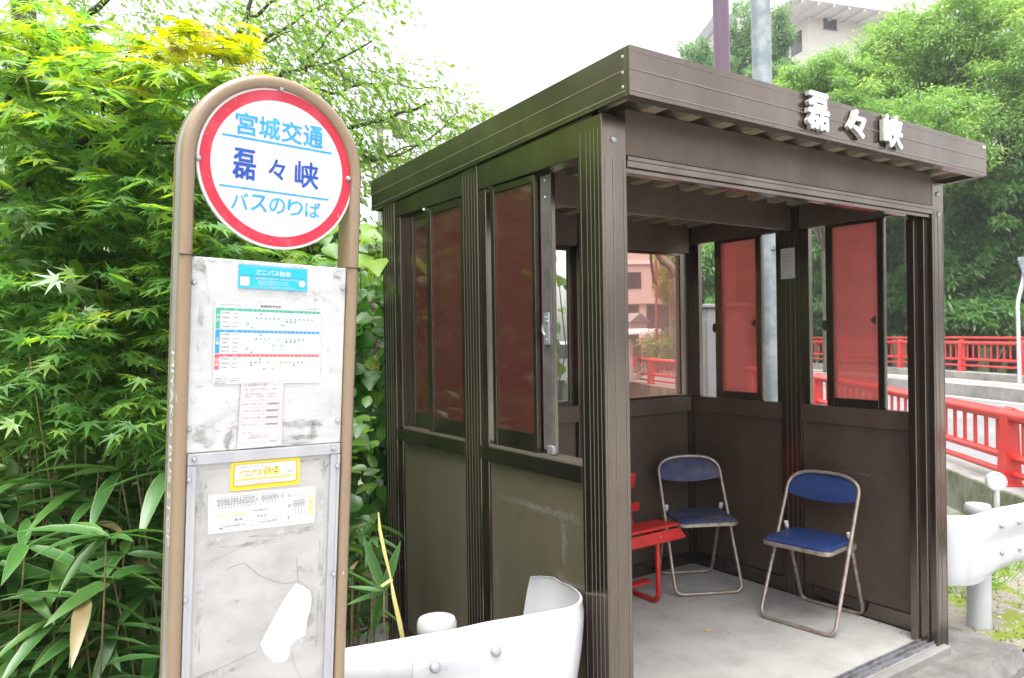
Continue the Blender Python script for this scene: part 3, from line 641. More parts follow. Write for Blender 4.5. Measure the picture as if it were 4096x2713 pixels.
# blue sticker, in two torn halves
ST = SP('blue_sticker', MB().box(-.100, .085, -.0072, -.006, H0-.288, H0-.260).box(-.101, .085, -.0072, -.006, H0-.3215, H0-.2892), M['stblue'])
t = MB(); t.text('どこバス仙台', L3(-.008, -.2775, .0074), UU, WW, fit=(.092, .0135), bold=.03)
t.text('(仙台市内バスロケーションシステム)', L3(.002, -.2935, .0074), UU, WW, fit=(.122, .0075), bold=.015)
t.text('仙台市営交通の運行情報をパソコン又は', L3(-.010, -.3015, .0074), UU, WW, fit=(.082, .0050)); t.text('携帯電話から閲覧できるサービスです。', L3(-.006, -.3078, .0074), UU, WW, fit=(.085, .0050))
t.text('アドレス http://www.miyakou.com/dokobasu/', L3(-.004, -.3148, .0074), UU, WW, fit=(.112, .0042))
t.box(-.096, -.0725, -.0076, -.0074, H0-.3145, H0-.2915)
t.loft([[L3(.071+.0092*math.cos(k*.5236), -.3015+.0092*math.sin(k*.5236), nn) for k in range(12)] for nn in (.0073, .0076)])
for q in ((-.089, .077, -.2632, -.2628), (-.095, .080, -.3188, -.3184)): t.box(q[0], q[1], -.0075, -.0074, H0+q[2], H0+q[3])
SP('sticker_print', t, M['paper'], ST)
# timetable
TT = SP('timetable', MB().box(-.158, .130, -.0070, -.006, H0-.572, H0-.360), M['paper'])
t = MB(); tl, tr, tb_ = -.155, .127, .0073
blocks = [('tgreen', -.375, 4, '平日', [(10, 0, '25'), (9, 1, '35'), (10, 1, '54'), (11, 1, '54'), (12, 1, '54'), (13, 1, '54'), (14, 1, '45'), (16, 1, '16'), (17, 1, '16'), (18, 1, '16'), (19, 1, '46'), (20, 1, '49'), (21, 1, '18'), (22, 1, '23'), (16, 1.6, '55'), (17, 1.6, '55'), (18, 1.6, '56'), (7, 2.2, '52'), (15, 2.4, '56'), (8, 3.1, '37')], 'tstripe'),
          ('tblue', -.431, 5, '土曜', [(10, 0, '25'), (9, 1, '28'), (10, 1, '14'), (11, 1, '15'), (12, 1, '15'), (14, 1, '15'), (16, 1, '18'), (17, 1, '18'), (18, 1, '18'), (19, 1, '48'), (20, 1, '45'), (16, 1.6, '48'), (17, 1.6, '48'), (18, 1.6, '48'), (13, 2.5, '13'), (15, 2.5, '16'), (7, 3.3, '52'), (8, 4.2, '45')], 'tstripe'),
          ('tred', -.494, 3, '日祝', [(10, 0, '25'), (8, .9, '06'), (9, .9, '24'), (10, .9, '27'), (12, .9, '07'), (14, .9, '11'), (15, .9, '16'), (16, .9, '19'), (17, .9, '18'), (18, .9, '15'), (19, .9, '38'), (20, .9, '42'), (8, 1.5, '43'), (18, 1.5, '42'), (11, 2.4, '26'), (13, 2.4, '13')], 'tstripe2')]
hx = lambda hr: -.085+(hr-6)*.01165
hd = MB(); ink = MB(); ink.text('平成25年10月1日改正', L3(-.118, -.367, tb_), UU, WW, fit=(.055, .0050)); ink.text('発車時刻予定表', L3(-.013, -.367, tb_), UU, WW, fit=(.056, .0072), bold=.01); ink.text('磊々峡 1番のりば', L3(.107, -.369, tb_), UU, WW, fit=(.040, .0052))
stp = {'tstripe': MB(), 'tstripe2': MB()}
dest = ['仙台駅前', '秋保温泉', '秋保中', '秋保車庫', '秋保大滝']
for mk, z0, rows, day, times, sk in blocks:
    hh = {4: .054, 5: .061, 3: .040}[rows]; rh = (hh-.007)/rows; q = MB()
    q.box(tl, tr, -.0074, -.0070, H0+z0-.0068, H0+z0); q.box(tl, tl+.0115, -.0074, -.0070, H0+z0-hh, H0+z0-.0068)
    SP('header_bar', q, M[mk], TT)
    for i in range(2): hd.text(day[i], L3(tl+.0057, z0-hh*.38-i*.0115, .0076), UU, WW, fit=(.0075, .0080), bold=.03)
    hd.text('行先', L3(-.130, z0-.0034, .0076), UU, WW, size=.0045); hd.text('経由', L3(-.104, z0-.0034, .0076), UU, WW, size=.0045)
    for hr in range(6, 25): hd.text(str(hr), L3(hx(hr), z0-.0034, .0076), UU, WW, size=.0052, bold=.02)
    for hr in range(7, 25, 2): stp[sk].box(hx(hr)-.0058, hx(hr)+.0058, -.0072, -.0070, H0+z0-hh, H0+z0-.0069)
    for i in range(rows):
        zr = z0-.0068-rh*(i+.5)
        ink.text(dest[i], L3(-.130, zr, tb_), UU, WW, size=.0052); ink.text('秋保温泉', L3(-.105, zr, tb_), UU, WW, size=.0036)
        ink.box(tl+.0115, tr, -.0073, -.0071, H0+z0-.0068-rh*(i+1)-.0001, H0+z0-.0068-rh*(i+1)+.0001)
    for hr, row, s in times: ink.text(s, L3(hx(hr), z0-.0068-rh*(row+.5) if rows < 6 else 0, tb_), UU, WW, size=.0062, bold=.02)
for xx in (-.117, -.092, tr): ink.box(xx-.0001, xx+.0001, -.0073, -.0071, H0-.534, H0-.382)
for i, s in enumerate(['交通事情により遅れることがあります', 'お問い合わせは、仙台営業所まで', '宮城交通ホームページ']): ink.text(s, L3(-.122, -.5575-i*.0055, tb_), UU, WW, fit=(.064, .0040))
SP('printed_numbers', ink, M['ink'], TT); SP('header_lettering', hd, M['paper'], TT)
for k_, mb in stp.items(): SP('column_tint', mb, M[k_], TT)
# holiday notice
NT = SP('holiday_notice', MB().prism([L3(-.086, -.556, .0076), L3(.029, -.553, .0076), L3(.0265, -.740, .0076), L3(-.0925, -.743, .0076)], (0, .0008, 0)), M['paperpink'])
t = MB(); q = MB(); zf = .0080
q.text('<お盆期間中の運行について>', L3(-.029, -.575, zf), UU, WW, fit=(.104, .0085))
for i, s in enumerate(['毎度、宮城交通をご利用頂きまして有難う', 'ございます。', '平成26年度お盆期間中は、下記の時刻表で', '運行致します。ご利用の際は、ご注意願います']): q.text(s, L3(-.033-(.03 if i == 1 else 0), -.5865-i*.0066, zf), UU, WW, fit=(.088 if i != 1 else .026, .0048))
q.text('記', L3(-.030, -.6135, zf), UU, WW, size=.005)
for i, (a, b_) in enumerate((('8月13日(水)', '土曜時刻表'), ('8月14日(木)', '日祝時刻表'), ('8月15日(金)', '日祝時刻表'), ('8月16日(土)', '日祝時刻表'))):
    zz = -.626-i*.0182; t.text(a, L3(-.054-i*.0006, zz, zf), UU, WW, fit=(.050, .0066)); t.text(b_, L3(-.001-i*.0006, zz, zf), UU, WW, fit=(.034, .0064), bold=.012)
t.text('お問い合わせ', L3(-.066, -.702, zf), UU, WW, size=.0050); t.text('本社  022-771-5310', L3(-.035, -.7085, zf), UU, WW, size=.0058); t.text('仙台営業所 022-243-2131', L3(-.033, -.715, zf), UU, WW, size=.0058); t.text('宮城交通', L3(.004, -.7265, zf), UU, WW, size=.0058)
ln = MB()
def line(a, b_, wd=.0004):
    a, b_ = Vector((a[0], a[1], 0)), Vector((b_[0], b_[1], 0)); d = (b_-a).normalized(); e = Vector((-d.y, d.x, 0))*wd
    ln.quad(L3(a.x-e.x, a.y-e.y, zf), L3(b_.x-e.x, b_.y-e.y, zf), L3(b_.x+e.x, b_.y+e.y, zf), L3(a.x+e.x, a.y+e.y, zf))
for a, b_ in (((-.086, -.570), (.028, -.568)), ((.028, -.568), (.0215, -.7255)), ((-.086, -.570), (-.091, -.728)), ((-.091, -.728), (-.013, -.7275))): line(a, b_)
for i in range(5): line((-.0835-i*.0006, -.617-i*.0182), (.0185-i*.0006, -.617-i*.0182), .0003)
line((-.0835, -.617), (-.086, -.690), .0003); line((-.024, -.617), (-.0265, -.690), .0003); line((.0185, -.617), (.016, -.690), .0003)
SP('printed_text', q, M['inkfaint'], NT); SP('printed_dates', t, M['inkfaint'], NT); SP('printed_border', ln, M['pinkline'], NT)
# yellow sticker
yz = -.816
def rrect(cx, cz, w2, h2, r_, n1, n2):
    p = rounded([(cx-w2, cz-h2, 0), (cx+w2, cz-h2, 0), (cx+w2, cz+h2, 0), (cx-w2, cz+h2, 0)], r_, 6, True)
    return [[L3(v.x, v.y, k) for v in p] for k in (n1, n2)]
YS = SP('yellow_sticker', MB().loft(rrect(-.0105, yz, .0935, .0372, .008, .0005, .0020)), M['styellow'])
SP('orange_border', MB().loft(rrect(-.0105, yz+.001, .0865, .0300, .009, .0019, .0023)), M['storange'], YS)
SP('sticker_face', MB().loft(rrect(-.0105, yz+.0025, .0835, .0275, .008, .0022, .0026)), M['paper'], YS)
t = MB(); t.text('どこバス', L3(-.051, yz+.006, .0031), UU, WW, fit=(.058, .0155), bold=.022); t.text('仙台', L3(.004, yz+.0085, .0031), UU, WW, fit=(.046, .021), bold=.028); 
SP('logo_outline', (lambda k: (k.text('どこバス', L3(-.051, yz+.006, .0028), UU, WW, fit=(.0605, .018), bold=.06), k.text('仙台', L3(.004, yz+.0085, .0028), UU, WW, fit=(.0485, .0235), bold=.06), k)[-1])(MB()), M['ink'], YS)
t.box(-.090, .070, -.0029, -.0026, H0+yz-.0125, H0+yz-.0078); SP('logo_lettering', t, M['styellow'], YS)
t = MB(); t.text('仙台市内バスロケーションシステム', L3(-.045, yz+.0225, .0028), UU, WW, fit=(.07, .004)); t.text('バスの現在地や乗り場・到着時刻を簡単に検索できます', L3(-.012, yz-.0101, .0031), UU, WW, fit=(.135, .004)); t.text('http://www.miyakou.com/dokobasu/', L3(-.010, yz-.0170, .0028), UU, WW, fit=(.105, .0045)); t.text('宮城交通・仙台市交通局', L3(-.010, yz-.0222, .0028), UU, WW, fit=(.06, .0036)); t.text('ケータイ', L3(.062, yz+.021, .0028), UU, WW, size=.004); t.text('情報提供', L3(.056, yz+.002, .0028), UU, WW, size=.005)
SP('sticker_print', t, M['inkfaint'], YS)
# route map sheet
RM = SP('route_map', MB().prism([L3(-.158, -.8575, .0011), L3(.132, -.8650, .0011), L3(.131, -.9675, .0011), L3(-.157, -.9590, .0011)], (0, .0006, 0)), M['paper'])
t = MB(); r = np.random.default_rng(21)
def cell(x0, x1, z0, z1, wd=.0003):
    for q in ((x0, x1, z0, z0+wd), (x0, x1, z1-wd, z1), (x0, x0+wd, z0, z1), (x1-wd, x1, z0, z1)): t.box(q[0], q[1], -.0015, -.0012, H0+q[2], H0+q[3])
stops = ['磊々峡', '湯元', '温泉', '役場前', '大橋', '愛宕橋', '馬場', '公園', '小学校', '茂庭', '門前', '仙台駅']
cell(-.153, -.146, -.898, -.868)
for i in range(13):
    x = -.137+i*.0076-(0 if i < 13 else 0); cell(x, x+.0068, -.897, -.868); 
    for k in range(3): t.text(stops[(i+k) % 12][k % 2], L3(x+.0034, -.875-k*.006, .0015), UU, WW, size=.0048)
for i in range(6): x = -.022+i*.0082; cell(x, x+.0075, -.895, -.868); t.text('茂\n庭\n台', L3(x+.0037, -.881, .0015), UU, WW, size=.0045)
for x, a, b_ in ((-.036, -.896, -.869), (.034, -.894, -.870), (.053, -.896, -.870), (.053, -.922, -.901), (.053, -.955, -.930)): cell(x, x+.0072, a, b_); t.text('駅\n前', L3(x+.0036, (a+b_)/2, .0015), UU, WW, size=.0046)
for i in range(4): x = .067+i*.0085; cell(x, x+.0085, -.938, -.884); t.text('仙\n台\n駅\n前', L3(x+.0042, -.905, .0015), UU, WW, size=.0050)
cell(-.132, .038, -.952, -.938); t.box(-.046, -.0457, -.0015, -.0012, H0-.952, H0-.938); t.text('往復共通  系統番号  時刻', L3(-.09, -.945, .0015), UU, WW, size=.0050); t.text('仙台市内 経由 運行便', L3(0, -.945, .0015), UU, WW, size=.0050)
t.text('宮城交通株式会社', L3(-.022, -.912, .0015), UU, WW, size=.0050); t.text('一 番 乗り場', L3(-.022, -.928, .0015), UU, WW, size=.0058)
SP('printed_text', t, M['ink'], RM)
SP('printed_title', MB().text('運行系統図', L3(-.098, -.916, .0016), UU, WW, fit=(.080, .0135), bold=.03), M['palegreen'], RM)
q = MB().box(.109, .128, -.0015, -.0011, H0-.944, H0-.886); SP('stop_box', q, M['paleyellow'], RM)
SP('printed_stop_name', MB().text('磊\n々\n峡', L3(.1185, -.915, .0017), UU, WW, size=.0075), M['ink'], RM)
SP('blue_print', MB().text('磊々峡', L3(-.080, -.930, .0016), UU, WW, fit=(.02, .006), bold=.02).box(-.128, -.120, -.0015, -.0012, H0-.950, H0-.946).box(.0605, .067, -.0015, -.0012, H0-.910, H0-.9085).box(.1012, .109, -.0015, -.0012, H0-.907, H0-.9055), M['tblue'], RM)
# lower film: white patch where it is torn away, crack lines, grime
m = MB(); pts = [(.084, -1.131), (.104, -1.142), (.126, -1.160), (.131, -1.182), (.128, -1.215), (.120, -1.24), (.118, -1.266), (.116, -1.284), (.09, -1.292), (.075, -1.305), (.072, -1.325), (.062, -1.345), (.03, -1.34), (.005, -1.312), (-.012, -1.28), (.012, -1.235), (.038, -1.19), (.066, -1.15)]
m.v = [tuple(L3(*p, .0004)) for p in pts]; m.f = [tuple(range(len(pts)))[::-1]]
SP('torn_patch', m, M['paper'], LB)
m = MB()
def crack(pts, wd):
    for p, q in zip(pts, pts[1:]):
        p, q = Vector((*p, 0)), Vector((*q, 0)); d = (q-p).normalized(); e = Vector((-d.y, d.x, 0))*wd
        m.quad(L3(p.x-e.x, p.y-e.y, .0006), L3(q.x-e.x, q.y-e.y, .0006), L3(q.x+e.x, q.y+e.y, .0006), L3(p.x+e.x, p.y+e.y, .0006))
crack([(-.11, -1.062), (-.09, -1.053), (-.06, -1.05), (-.04, -1.07), (-.02, -1.09), (.02, -1.113), (.05, -1.125), (.075, -1.128), (.09, -1.122), (.086, -1.085), (.083, -1.06)], .0008)
crack([(.086, -1.125), (.105, -1.135), (.13, -1.160), (.137, -1.19), (.13, -1.22), (.122, -1.255)], .0006); crack([(.072, -1.305), (.09, -1.37), (.12, -1.43), (.13, -1.48)], .0006); crack([(-.012, -1.28), (.02, -1.32), (.06, -1.345), (.08, -1.345)], .0005)
crack([(-.16, -1.035), (-.05, -1.0), (-.04, -1.01), (0, -1.0)], .0005); crack([(-.19, -1.33), (-.10, -1.315), (-.02, -1.295)], .0009); crack([(-.02, -1.245), (.03, -1.24)], .0007); crack([(-.10, -1.25), (-.092, -1.252)], .001)
SP('crack_line', m, M['crack'], LB)
m = MB()
for q in [(-.175, -.86, .012, .05, 31), (-.15, -.985, .03, .010, 32), (-.05, -1.0, .06, .006, 33), (.06, -.985, .07, .006, 34), (.155, -.82, .010, .02, 35), (.150, -.93, .008, .05, 36), (.155, -1.15, .010, .12, 37), (-.172, -1.15, .009, .10, 38), (-.12, -1.33, .07, .008, 39), (.02, -.79, .14, .004, 40), (.10, -1.10, .02, .012, 41), (.12, -1.30, .03, .008, 42), (-.08, -1.15, .01, .006, 43)]:
    patch(m, *q[:4], 34, q[4], .7, .0003)
SP('grime_patch', m, M['greystain'], LB)

# ------------------------------------------------------------------ white guardrails
def gpos(path, s):
    return path
def guard_section(top, hgt):      # height profile of a W rail: (offset outwards, z)
    z = lambda k: top-hgt*k
    return [(0, z(0)), (.012, z(.01)), (.034, z(.09)), (.048, z(.16)), (.048, z(.30)), (.030, z(.40)), (.022, z(.46)), (.022, z(.54)), (.030, z(.60)), (.048, z(.70)), (.048, z(.84)), (.034, z(.91)), (.012, z(.99)), (0, z(1))]
def smooth_section(top, hgt):     # end sleeve: a gently curved plate
    return [(o, top-hgt*k) for o, k in ((0, 0), (.006, .008), (.013, .03), (.020, .09), (.024, .17), (.026, .3), (.027, .42), (.027, .5), (.027, .58), (.026, .7), (.024, .83), (.020, .91), (.012, .98), (0, 1))]
def rail_loft(path, outs, tops, hgts, kinds, th=.004):
    """path: plan points, outs: outward normals; plate built with a thickness"""
    rings = []
    for p, n_, tp, hg, kd in zip(path, outs, tops, hgts, kinds):
        a, b_ = guard_section(tp, hg), smooth_section(tp, hg)
        sec_ = [(x_*(1-kd)+y_*kd, z_) for (x_, z_), (y_, _) in zip(a, b_)]
        outer = [(p[0]+n_[0]*o, p[1]+n_[1]*o, z_) for o, z_ in sec_]; inner = [(p[0]+n_[0]*(o-th), p[1]+n_[1]*(o-th), z_) for o, z_ in sec_][::-1]
        rings.append(outer+inner)
    return MB().loft(rings)
# left rail: runs along the road, ends in a curled sleeve beside the shelter
GL = empty('guardrail', (-1.0, .25, -.19), 'white guardrail with curled end beside the left shelter post, behind the bus stop sign', 'guardrail', 'white guardrails')
def GB(name, mb, m, root, parent=None, **k):
    mb.v = [(p[0]-root.location.x, p[1]-root.location.y, p[2]-root.location.z) for p in mb.v]; return mb.build(name, m, parent or root, **k)
dv = Vector((.980, -.199, 0)); nv = Vector((-.199, -.980, 0))
s0 = Vector((-.62, .165, 0))
GB('beam', rail_loft([s0+dv*k for k in (-4.2, -3, -2, -1, .03)], [nv]*5, [.71]*5, [.33]*5, [0]*5), M['white'], GL, smooth=True)
pth, outs, tops, hg, kd = [], [], [], [], []
for k in (-.09, .06, .18, .32, .42, .47): pth.append(s0+dv*k+nv*.004); outs.append(nv); tops.append(.712+.006*(k > .1)); hg.append(.34+.02*(k > .1)); kd.append(0 if k < .05 else (.5 if k < .15 else 1))
cc = s0+dv*.49-nv*.170
for i in range(1, 13):
    th = math.pi*i/12*.97; n_ = nv*math.cos(th)+dv*math.sin(th); pth.append(cc+nv*math.cos(th)*.172+dv*math.sin(th)*.118); outs.append(n_); tops.append(.718+.004*math.sin(th)+(.012 if i > 8 else 0)); hg.append(.36); kd.append(1)
sv = rail_loft(pth, outs, tops, hg, kd)
ez = .712
def lean(p):
    k = (Vector((p[0], p[1], 0))-s0).dot(dv); return (p[0]+.19*(p[2]-ez)*min(1, max(0, (k-.05)/.35)), p[1], p[2])
sv.v = [lean(p) for p in sv.v]
GB('end_sleeve', sv, M['white'], GL, smooth=True)
sv2 = MB()
bb = MB()
for k, z_ in ((-.015, .617), (.205, .625), (-.015, .44), (.205, .44)): GB('bolt', MB().dome(s0+dv*k+nv*(.050 if k < .15 else .034)+Z*z_, nv, .0185, .014), M['bolt'], GL, smooth=True)
pc = s0+dv*.045-nv*.125
po = GB('post', MB().tube([(pc.x, pc.y, -.25), (pc.x, pc.y, .665)], .0635, 28), M['white'], GL, smooth=True)
GB('cap', MB().loft([[(pc.x+r_*math.cos(k*math.pi/16), pc.y+r_*math.sin(k*math.pi/16), z_) for k in range(32)] for r_, z_ in ((.068, .662), (.070, .668), (.070, .694), (.064, .708), (.04, .716), (.01, .718))]), M['white'], GL, po, smooth=True)
GB('bracket', MB().beam(pc+nv*.05+Z*.56, s0+dv*.045+nv*.02+Z*.56, .07, .2), M['white'], GL, bevel=.004)
# right rail
GR = empty('guardrail', (3.0, 0, -.09), 'white guardrail with round reflector on top, right of the shelter entrance', 'guardrail', 'white guardrails')
e0 = Vector((3.05, -.010, 0)); dr = Vector((.991, -.135, 0)); nr = Vector((-.135, -.991, 0))
GB('beam', rail_loft([e0+dr*k for k in (-.02, .3, 1, 2, 3.5)], [nr]*5, [.645]*5, [.345]*5, [0]*5), M['white'], GR, smooth=True)
pth, outs, tops, hg, kd = [], [], [], [], []
cc = e0-dr*.36-nr*.12
for i in range(11, 0, -1):
    th = math.pi*i/12*.9; n_ = nr*math.cos(th)-dr*math.sin(th); pth.append(cc+n_*.124); outs.append(n_); tops.append(.645); hg.append(.40); kd.append(1)
for k, tp, h_, q in ((-.36, .640, .400, 1), (-.30, .634, .400, 1), (-.24, .632, .397, 1), (-.16, .640, .39, .6), (-.06, .647, .36, .2), (.04, .649, .353, 0)): pth.append(e0+dr*k+nr*.004); outs.append(nr); tops.append(tp); hg.append(h_); kd.append(q)
GB('end_sleeve', rail_loft(pth, outs, tops, hg, kd), M['white'], GR, smooth=True)
bb = MB()
for k in (-.07, .10, ): 
    for z_ in (.555, .40): GB('bolt', MB().dome(e0+dr*k+nr*.050+Z*z_, nr, .016, .012), M['bolt'], GR, smooth=True)
px, py = 3.02, .10
po = GB('post', MB().tube([(px, py, -.3), (px, py, .60)], .066, 28), M['white'], GR, smooth=True)
GB('cap', MB().loft([[(px+r_*math.cos(k*math.pi/16), py+r_*math.sin(k*math.pi/16), z_) for k in range(32)] for r_, z_ in ((.070, .595), (.072, .60), (.072, .635), (.064, .65), (.01, .655))]), M['white'], GR, po, smooth=True)
rf = Vector((3.10, .03, -.06))
ro = GB('reflector_stem', MB().tube([rf+Z*.64, rf+Z*.80], .016, 14), M['white'], GR, smooth=True)
rn = Vector((-.80, -.60, 0)).normalized(); ra, rb = Vector((.60, -.80, 0)), Z
GB('reflector', MB().loft([[rf+Z*.845+rn*d_+(ra*math.cos(k*math.pi/20)+rb*math.sin(k*math.pi/20))*r_ for k in range(40)] for r_, d_ in ((.048, -.03), (.055, -.025), (.055, .012), (.052, .018), (.047, .018), (.046, .014), (.01, .014))]), M['white'], GR, ro, smooth=True)
GB('reflector_lens', MB().loft([[rf+Z*.845+rn*d_+(ra*math.cos(k*math.pi/20)+rb*math.sin(k*math.pi/20))*r_ for k in range(40)] for r_, d_ in ((.046, .0145), (.044, .017), (.01, .0185))]), M['whiteback'], GR, ro, smooth=True)

# ------------------------------------------------------------------ small things
m = MB(); r = np.random.default_rng(4)
pts = [(-.742, .33, 1.10, .004), (-.738, .33, 1.04, .010), (-.722, .33, .96, .011), (-.700, .33, .865, .006), (-.690, .33, .80, .012), (-.668, .33, .70, .014), (-.650, .33, .60, .012), (-.632, .33, .53, .006), (-.60, .33, .44, .005)]
for i, (a, b_) in enumerate(zip(pts, pts[1:])): m.add([(a[0]-a[3]*.65, a[1], a[2]), (a[0]+a[3]*.65, a[1]+.004, a[2]), (b_[0]+b_[3]*.65, b_[1]+.004, b_[2]), (b_[0]-b_[3]*.65, b_[1], b_[2])], [(0, 1, 2, 3)])
m.add([(-.700, .328, .868), (-.692, .328, .858), (-.735, .326, .842), (-.742, .326, .850)], [(0, 1, 2, 3)])
RB = m.build('tape_strip', M['ribbon'], loc=(-.68, .33, .44)); tag(RB, 'narrow yellow tape strip knotted and hanging between the guardrail and shelter', 'tape')
s = RB.modifiers.new('solid', 'SOLIDIFY'); s.thickness = .0012
m = MB(); lf = [(-.035, 0, .003), (-.015, .012, .006), (.01, .010, .010), (.035, 0, .004), (.012, -.011, .004), (-.014, -.010, .003)]
m.v = [(1.51+p[0], .86+p[1], p[2]) for p in lf]; m.f = [(0, 1, 5), (1, 2, 4, 5), (2, 3, 4)]
o = MB(); o.v, o.f = m.v, m.f; o = o.build('fallen_leaf', M['dryleaf'], loc=(1.51, .86, .003)); tag(o, 'small tan fallen leaf lying on the shelter floor', 'leaf')
# grit, dust and scraps on the shelter floor
m = MB(); r = np.random.default_rng(33)
for k in range(260):
    x, y = .15+2.2*r.random(), .13+1.62*r.random()
    if r.random() < .45: x = 2.40-abs(r.normal())*.05
    elif r.random() < .3: y = 1.76-abs(r.normal())*.05
    q = .0015+.0045*r.random()**3; m.dome((x, y, .0), (r.normal()*.4, r.normal()*.4, 1), q, q*.5, 5)
tag(m.build('floor_grit', M['grit']), None, None, None, 'stuff')
m = MB()
for x, y, q in ((1.05, .30, .006), (1.62, .43, .007), (1.74, .20, .004), (.85, .55, .005)): m.dome((x, y, 0), (.2, .1, 1), q, q*.35, 6)
tag(m.build('paper_scraps', M['paper']), None, None, None, 'stuff')
# ------------------------------------------------------------------ the bridge: road, kerbs, red railings
def ribbon_sheet(a, b_, za, zb_, th=None):
    m = MB(); n = len(a); m.v = [(p[0], p[1], z) for p, z in zip(a, za)]+[(p[0], p[1], z) for p, z in zip(b_, zb_)]; m.f = [(i, i+1, n+i+1, n+i) for i in range(n-1)]
    return m
def offset(line, d):              # plan polyline pushed to its right
    out = []
    for i, p in enumerate(line):
        a, b_ = Vector(line[max(i-1, 0)]), Vector(line[min(i+1, len(line)-1)]); t = (b_-a); t.z = 0; t.normalize(); out.append(Vector(p)+Vector((t.y, -t.x, 0))*d)
    return out
near = [Vector(p) for p in ((4.75, -1.55, -.02), (7.27, 1.66, -.01), (9.70, 4.52, .02), (11.40, 6.75, .04), (12.72, 9.10, .06), (13.75, 11.2, .08), (14.60, 13.2, .09), (15.30, 15.25, .10), (15.85, 17.2, .10), (16.3, 19.2, .10), (16.7, 21.4, .10))]
far = [Vector(p) for p in ((17.2, 2.0, .50), (18.5, 4.4, .51), (19.55, 6.35, .52), (20.55, 8.30, .53), (21.60, 10.6, .53), (22.55, 13.0, .53), (23.35, 15.4, .53), (24.0, 17.8, .53), (24.6, 20.3, .53), (25.1, 22.8, .53), (25.5, 25.4, .53), (25.8, 28.0, .53))]
b0 = [p+Vector((0, 0, 0)) for p in offset(near, .30)]
fw = offset(far, -1.75)
road_l = [p for p in offset(near, .28)]
k = min(len(near), len(far))
rd = MB(); nn_ = [(-30, 60), (30, 60), (30, -8), (5.2, -8), (4.3, -2.2)]
bridge = MB(); A_ = [(p.x, p.y) for p in offset(near, .27)]; B_ = [(p.x, p.y) for p in offset(far, -1.7)]
bridge.v = [(x, y, -.04) for x, y in A_]+[(x, y, .03) for x, y in B_]
na, nb = len(A_), len(B_); i = j = 0
while i < na-1 or j < nb-1:       # stitch the two edges
    if j == nb-1 or (i < na-1 and i/na <= j/nb): bridge.f.append((i, i+1, na+j)); i += 1
    else: bridge.f.append((i, na+j+1, na+j)); j += 1
struct('bridge_road', bridge, M['asphalt'])
fz = MB().add([(16.4, 21, -.045), (60, 24, -.05), (60, 90, -.05), (5, 90, -.05), (9, 24, -.05)], [(0, 1, 2, 3, 4)]); struct('street', fz, M['asphalt'])
def mark(line, d, wd, z, m, name):
    a, b_ = offset(line, d), offset(line, d+wd); o = struct(name, ribbon_sheet(a, b_, [z(p) for p in a], [z(p) for p in b_]), m); return o
mark(near, 3.0, .13, lambda p: -.010+.002, M['roadwhite'], 'road_line'); mark(near, 3.4, .13, lambda p: -.005, M['roadwhite'], 'road_line')
mark(far, -2.05, .12, lambda p: .035, M['roadwhite'], 'road_line')
def kerb(line, d0, d1, zt_, zb_, name, m, capz=None):
    a, b_ = offset(line, d0), offset(line, d1); rings = []
    for p, q, l in zip(a, b_, line): rings.append([(p.x, p.y, zb_(l)), (p.x, p.y, zt_(l)), (q.x, q.y, zt_(l)), (q.x, q.y, zb_(l))])
    return struct(name, MB().loft(rings), m, bevel=.012)
kerb(near, -.24, .26, lambda p: p.z, lambda p: -1.0, 'near_bridge_kerb', M['mossy'])
struct('near_kerb_top', ribbon_sheet(offset(near, -.225), offset(near, .245), [p.z+.004 for p in near], [p.z+.004 for p in near]), M['kerb'])
kerb(far, -1.68, -.26, lambda p: .33, lambda p: -.5, 'raised_walkway', M['kerb'])
mark(far, -.78, .16, lambda p: .336, M['roadwhite'], 'walkway_line'); mark(far, -.62, .10, lambda p: .337, M['yellowline'], 'walkway_line')
kerb(far, -.255, .22, lambda p: p.z, lambda p: -1, 'far_bridge_kerb', M['kerb'])
def railing(name, line, hts, dia, post_t, h_post, label, near_side, bal):
    root = empty(name, line[1], label, 'railing', 'red railings of the bridge'); off = root.location
    def B_(nm, mb, m=M['red'], par=root, **k): mb.v = [tuple(Vector(p)-off) for p in mb.v]; return mb.build(nm, m, par, **k)
    pts = [Vector(p) for p in line]
    for h, r_ in zip(hts, dia): B_('rail', MB().tube([p+Z*h for p in pts], r_, 14), smooth=True)
    for i, p in enumerate(pts):
        a, b_ = pts[max(i-1, 0)], pts[min(i+1, len(pts)-1)]; t = (b_-a); t.z = 0; t.normalize(); s = Vector((t.y, -t.x, 0))*(-1)   # s: away from the road
        w0, w1, hw = post_t
        q = [p+s*w0-Z*.0+t*-hw, p+s*-w0*.7-t*hw, p+s*-w1-t*hw+Z*(h_post-.03), p+s*w1*.2-t*hw+Z*h_post, p+s*w1*1.3-t*hw+Z*(h_post-.075)]
        o = B_('post', MB().prism([v+Z*.008 for v in q], t*hw*2), bevel=.004)
        B_('base_plate', MB().obox(p+Z*.012, (t, s, Z), (hw*1.6, w0*1.25, .008)), par=o)
        if near_side:
            for sg in (-1, 1): B_('bolt', MB().dome(p+t*sg*hw+Z*(h_post-.17)+s*.02, t*sg, .028, .025), par=o, smooth=True)
    for a, b_ in zip(pts, pts[1:]):
        m = MB(); d = b_-a; n = max(3, int(d.length/bal)); 
        for q in range(1, n):
            p = a+d*(q/n); t = d.normalized()
            m.obox(p+Z*((hts[bal_i[0]]+hts[bal_i[1]])/2), (t, Vector((t.y, -t.x, 0)), Z), (.016, .016, (hts[bal_i[0]]-hts[bal_i[1]])/2))
        B_('baluster_panel', m)
    return root
bal_i = (0, 1)
railing('bridge_railing', near, (.76, .31, .13), (.070, .045, .035), (.115, .05, .075), .85, 'thick red bridge railing nearer the shelter, with tapered posts, its kerb mossy', True, .235)
bal_i = (1, 2)
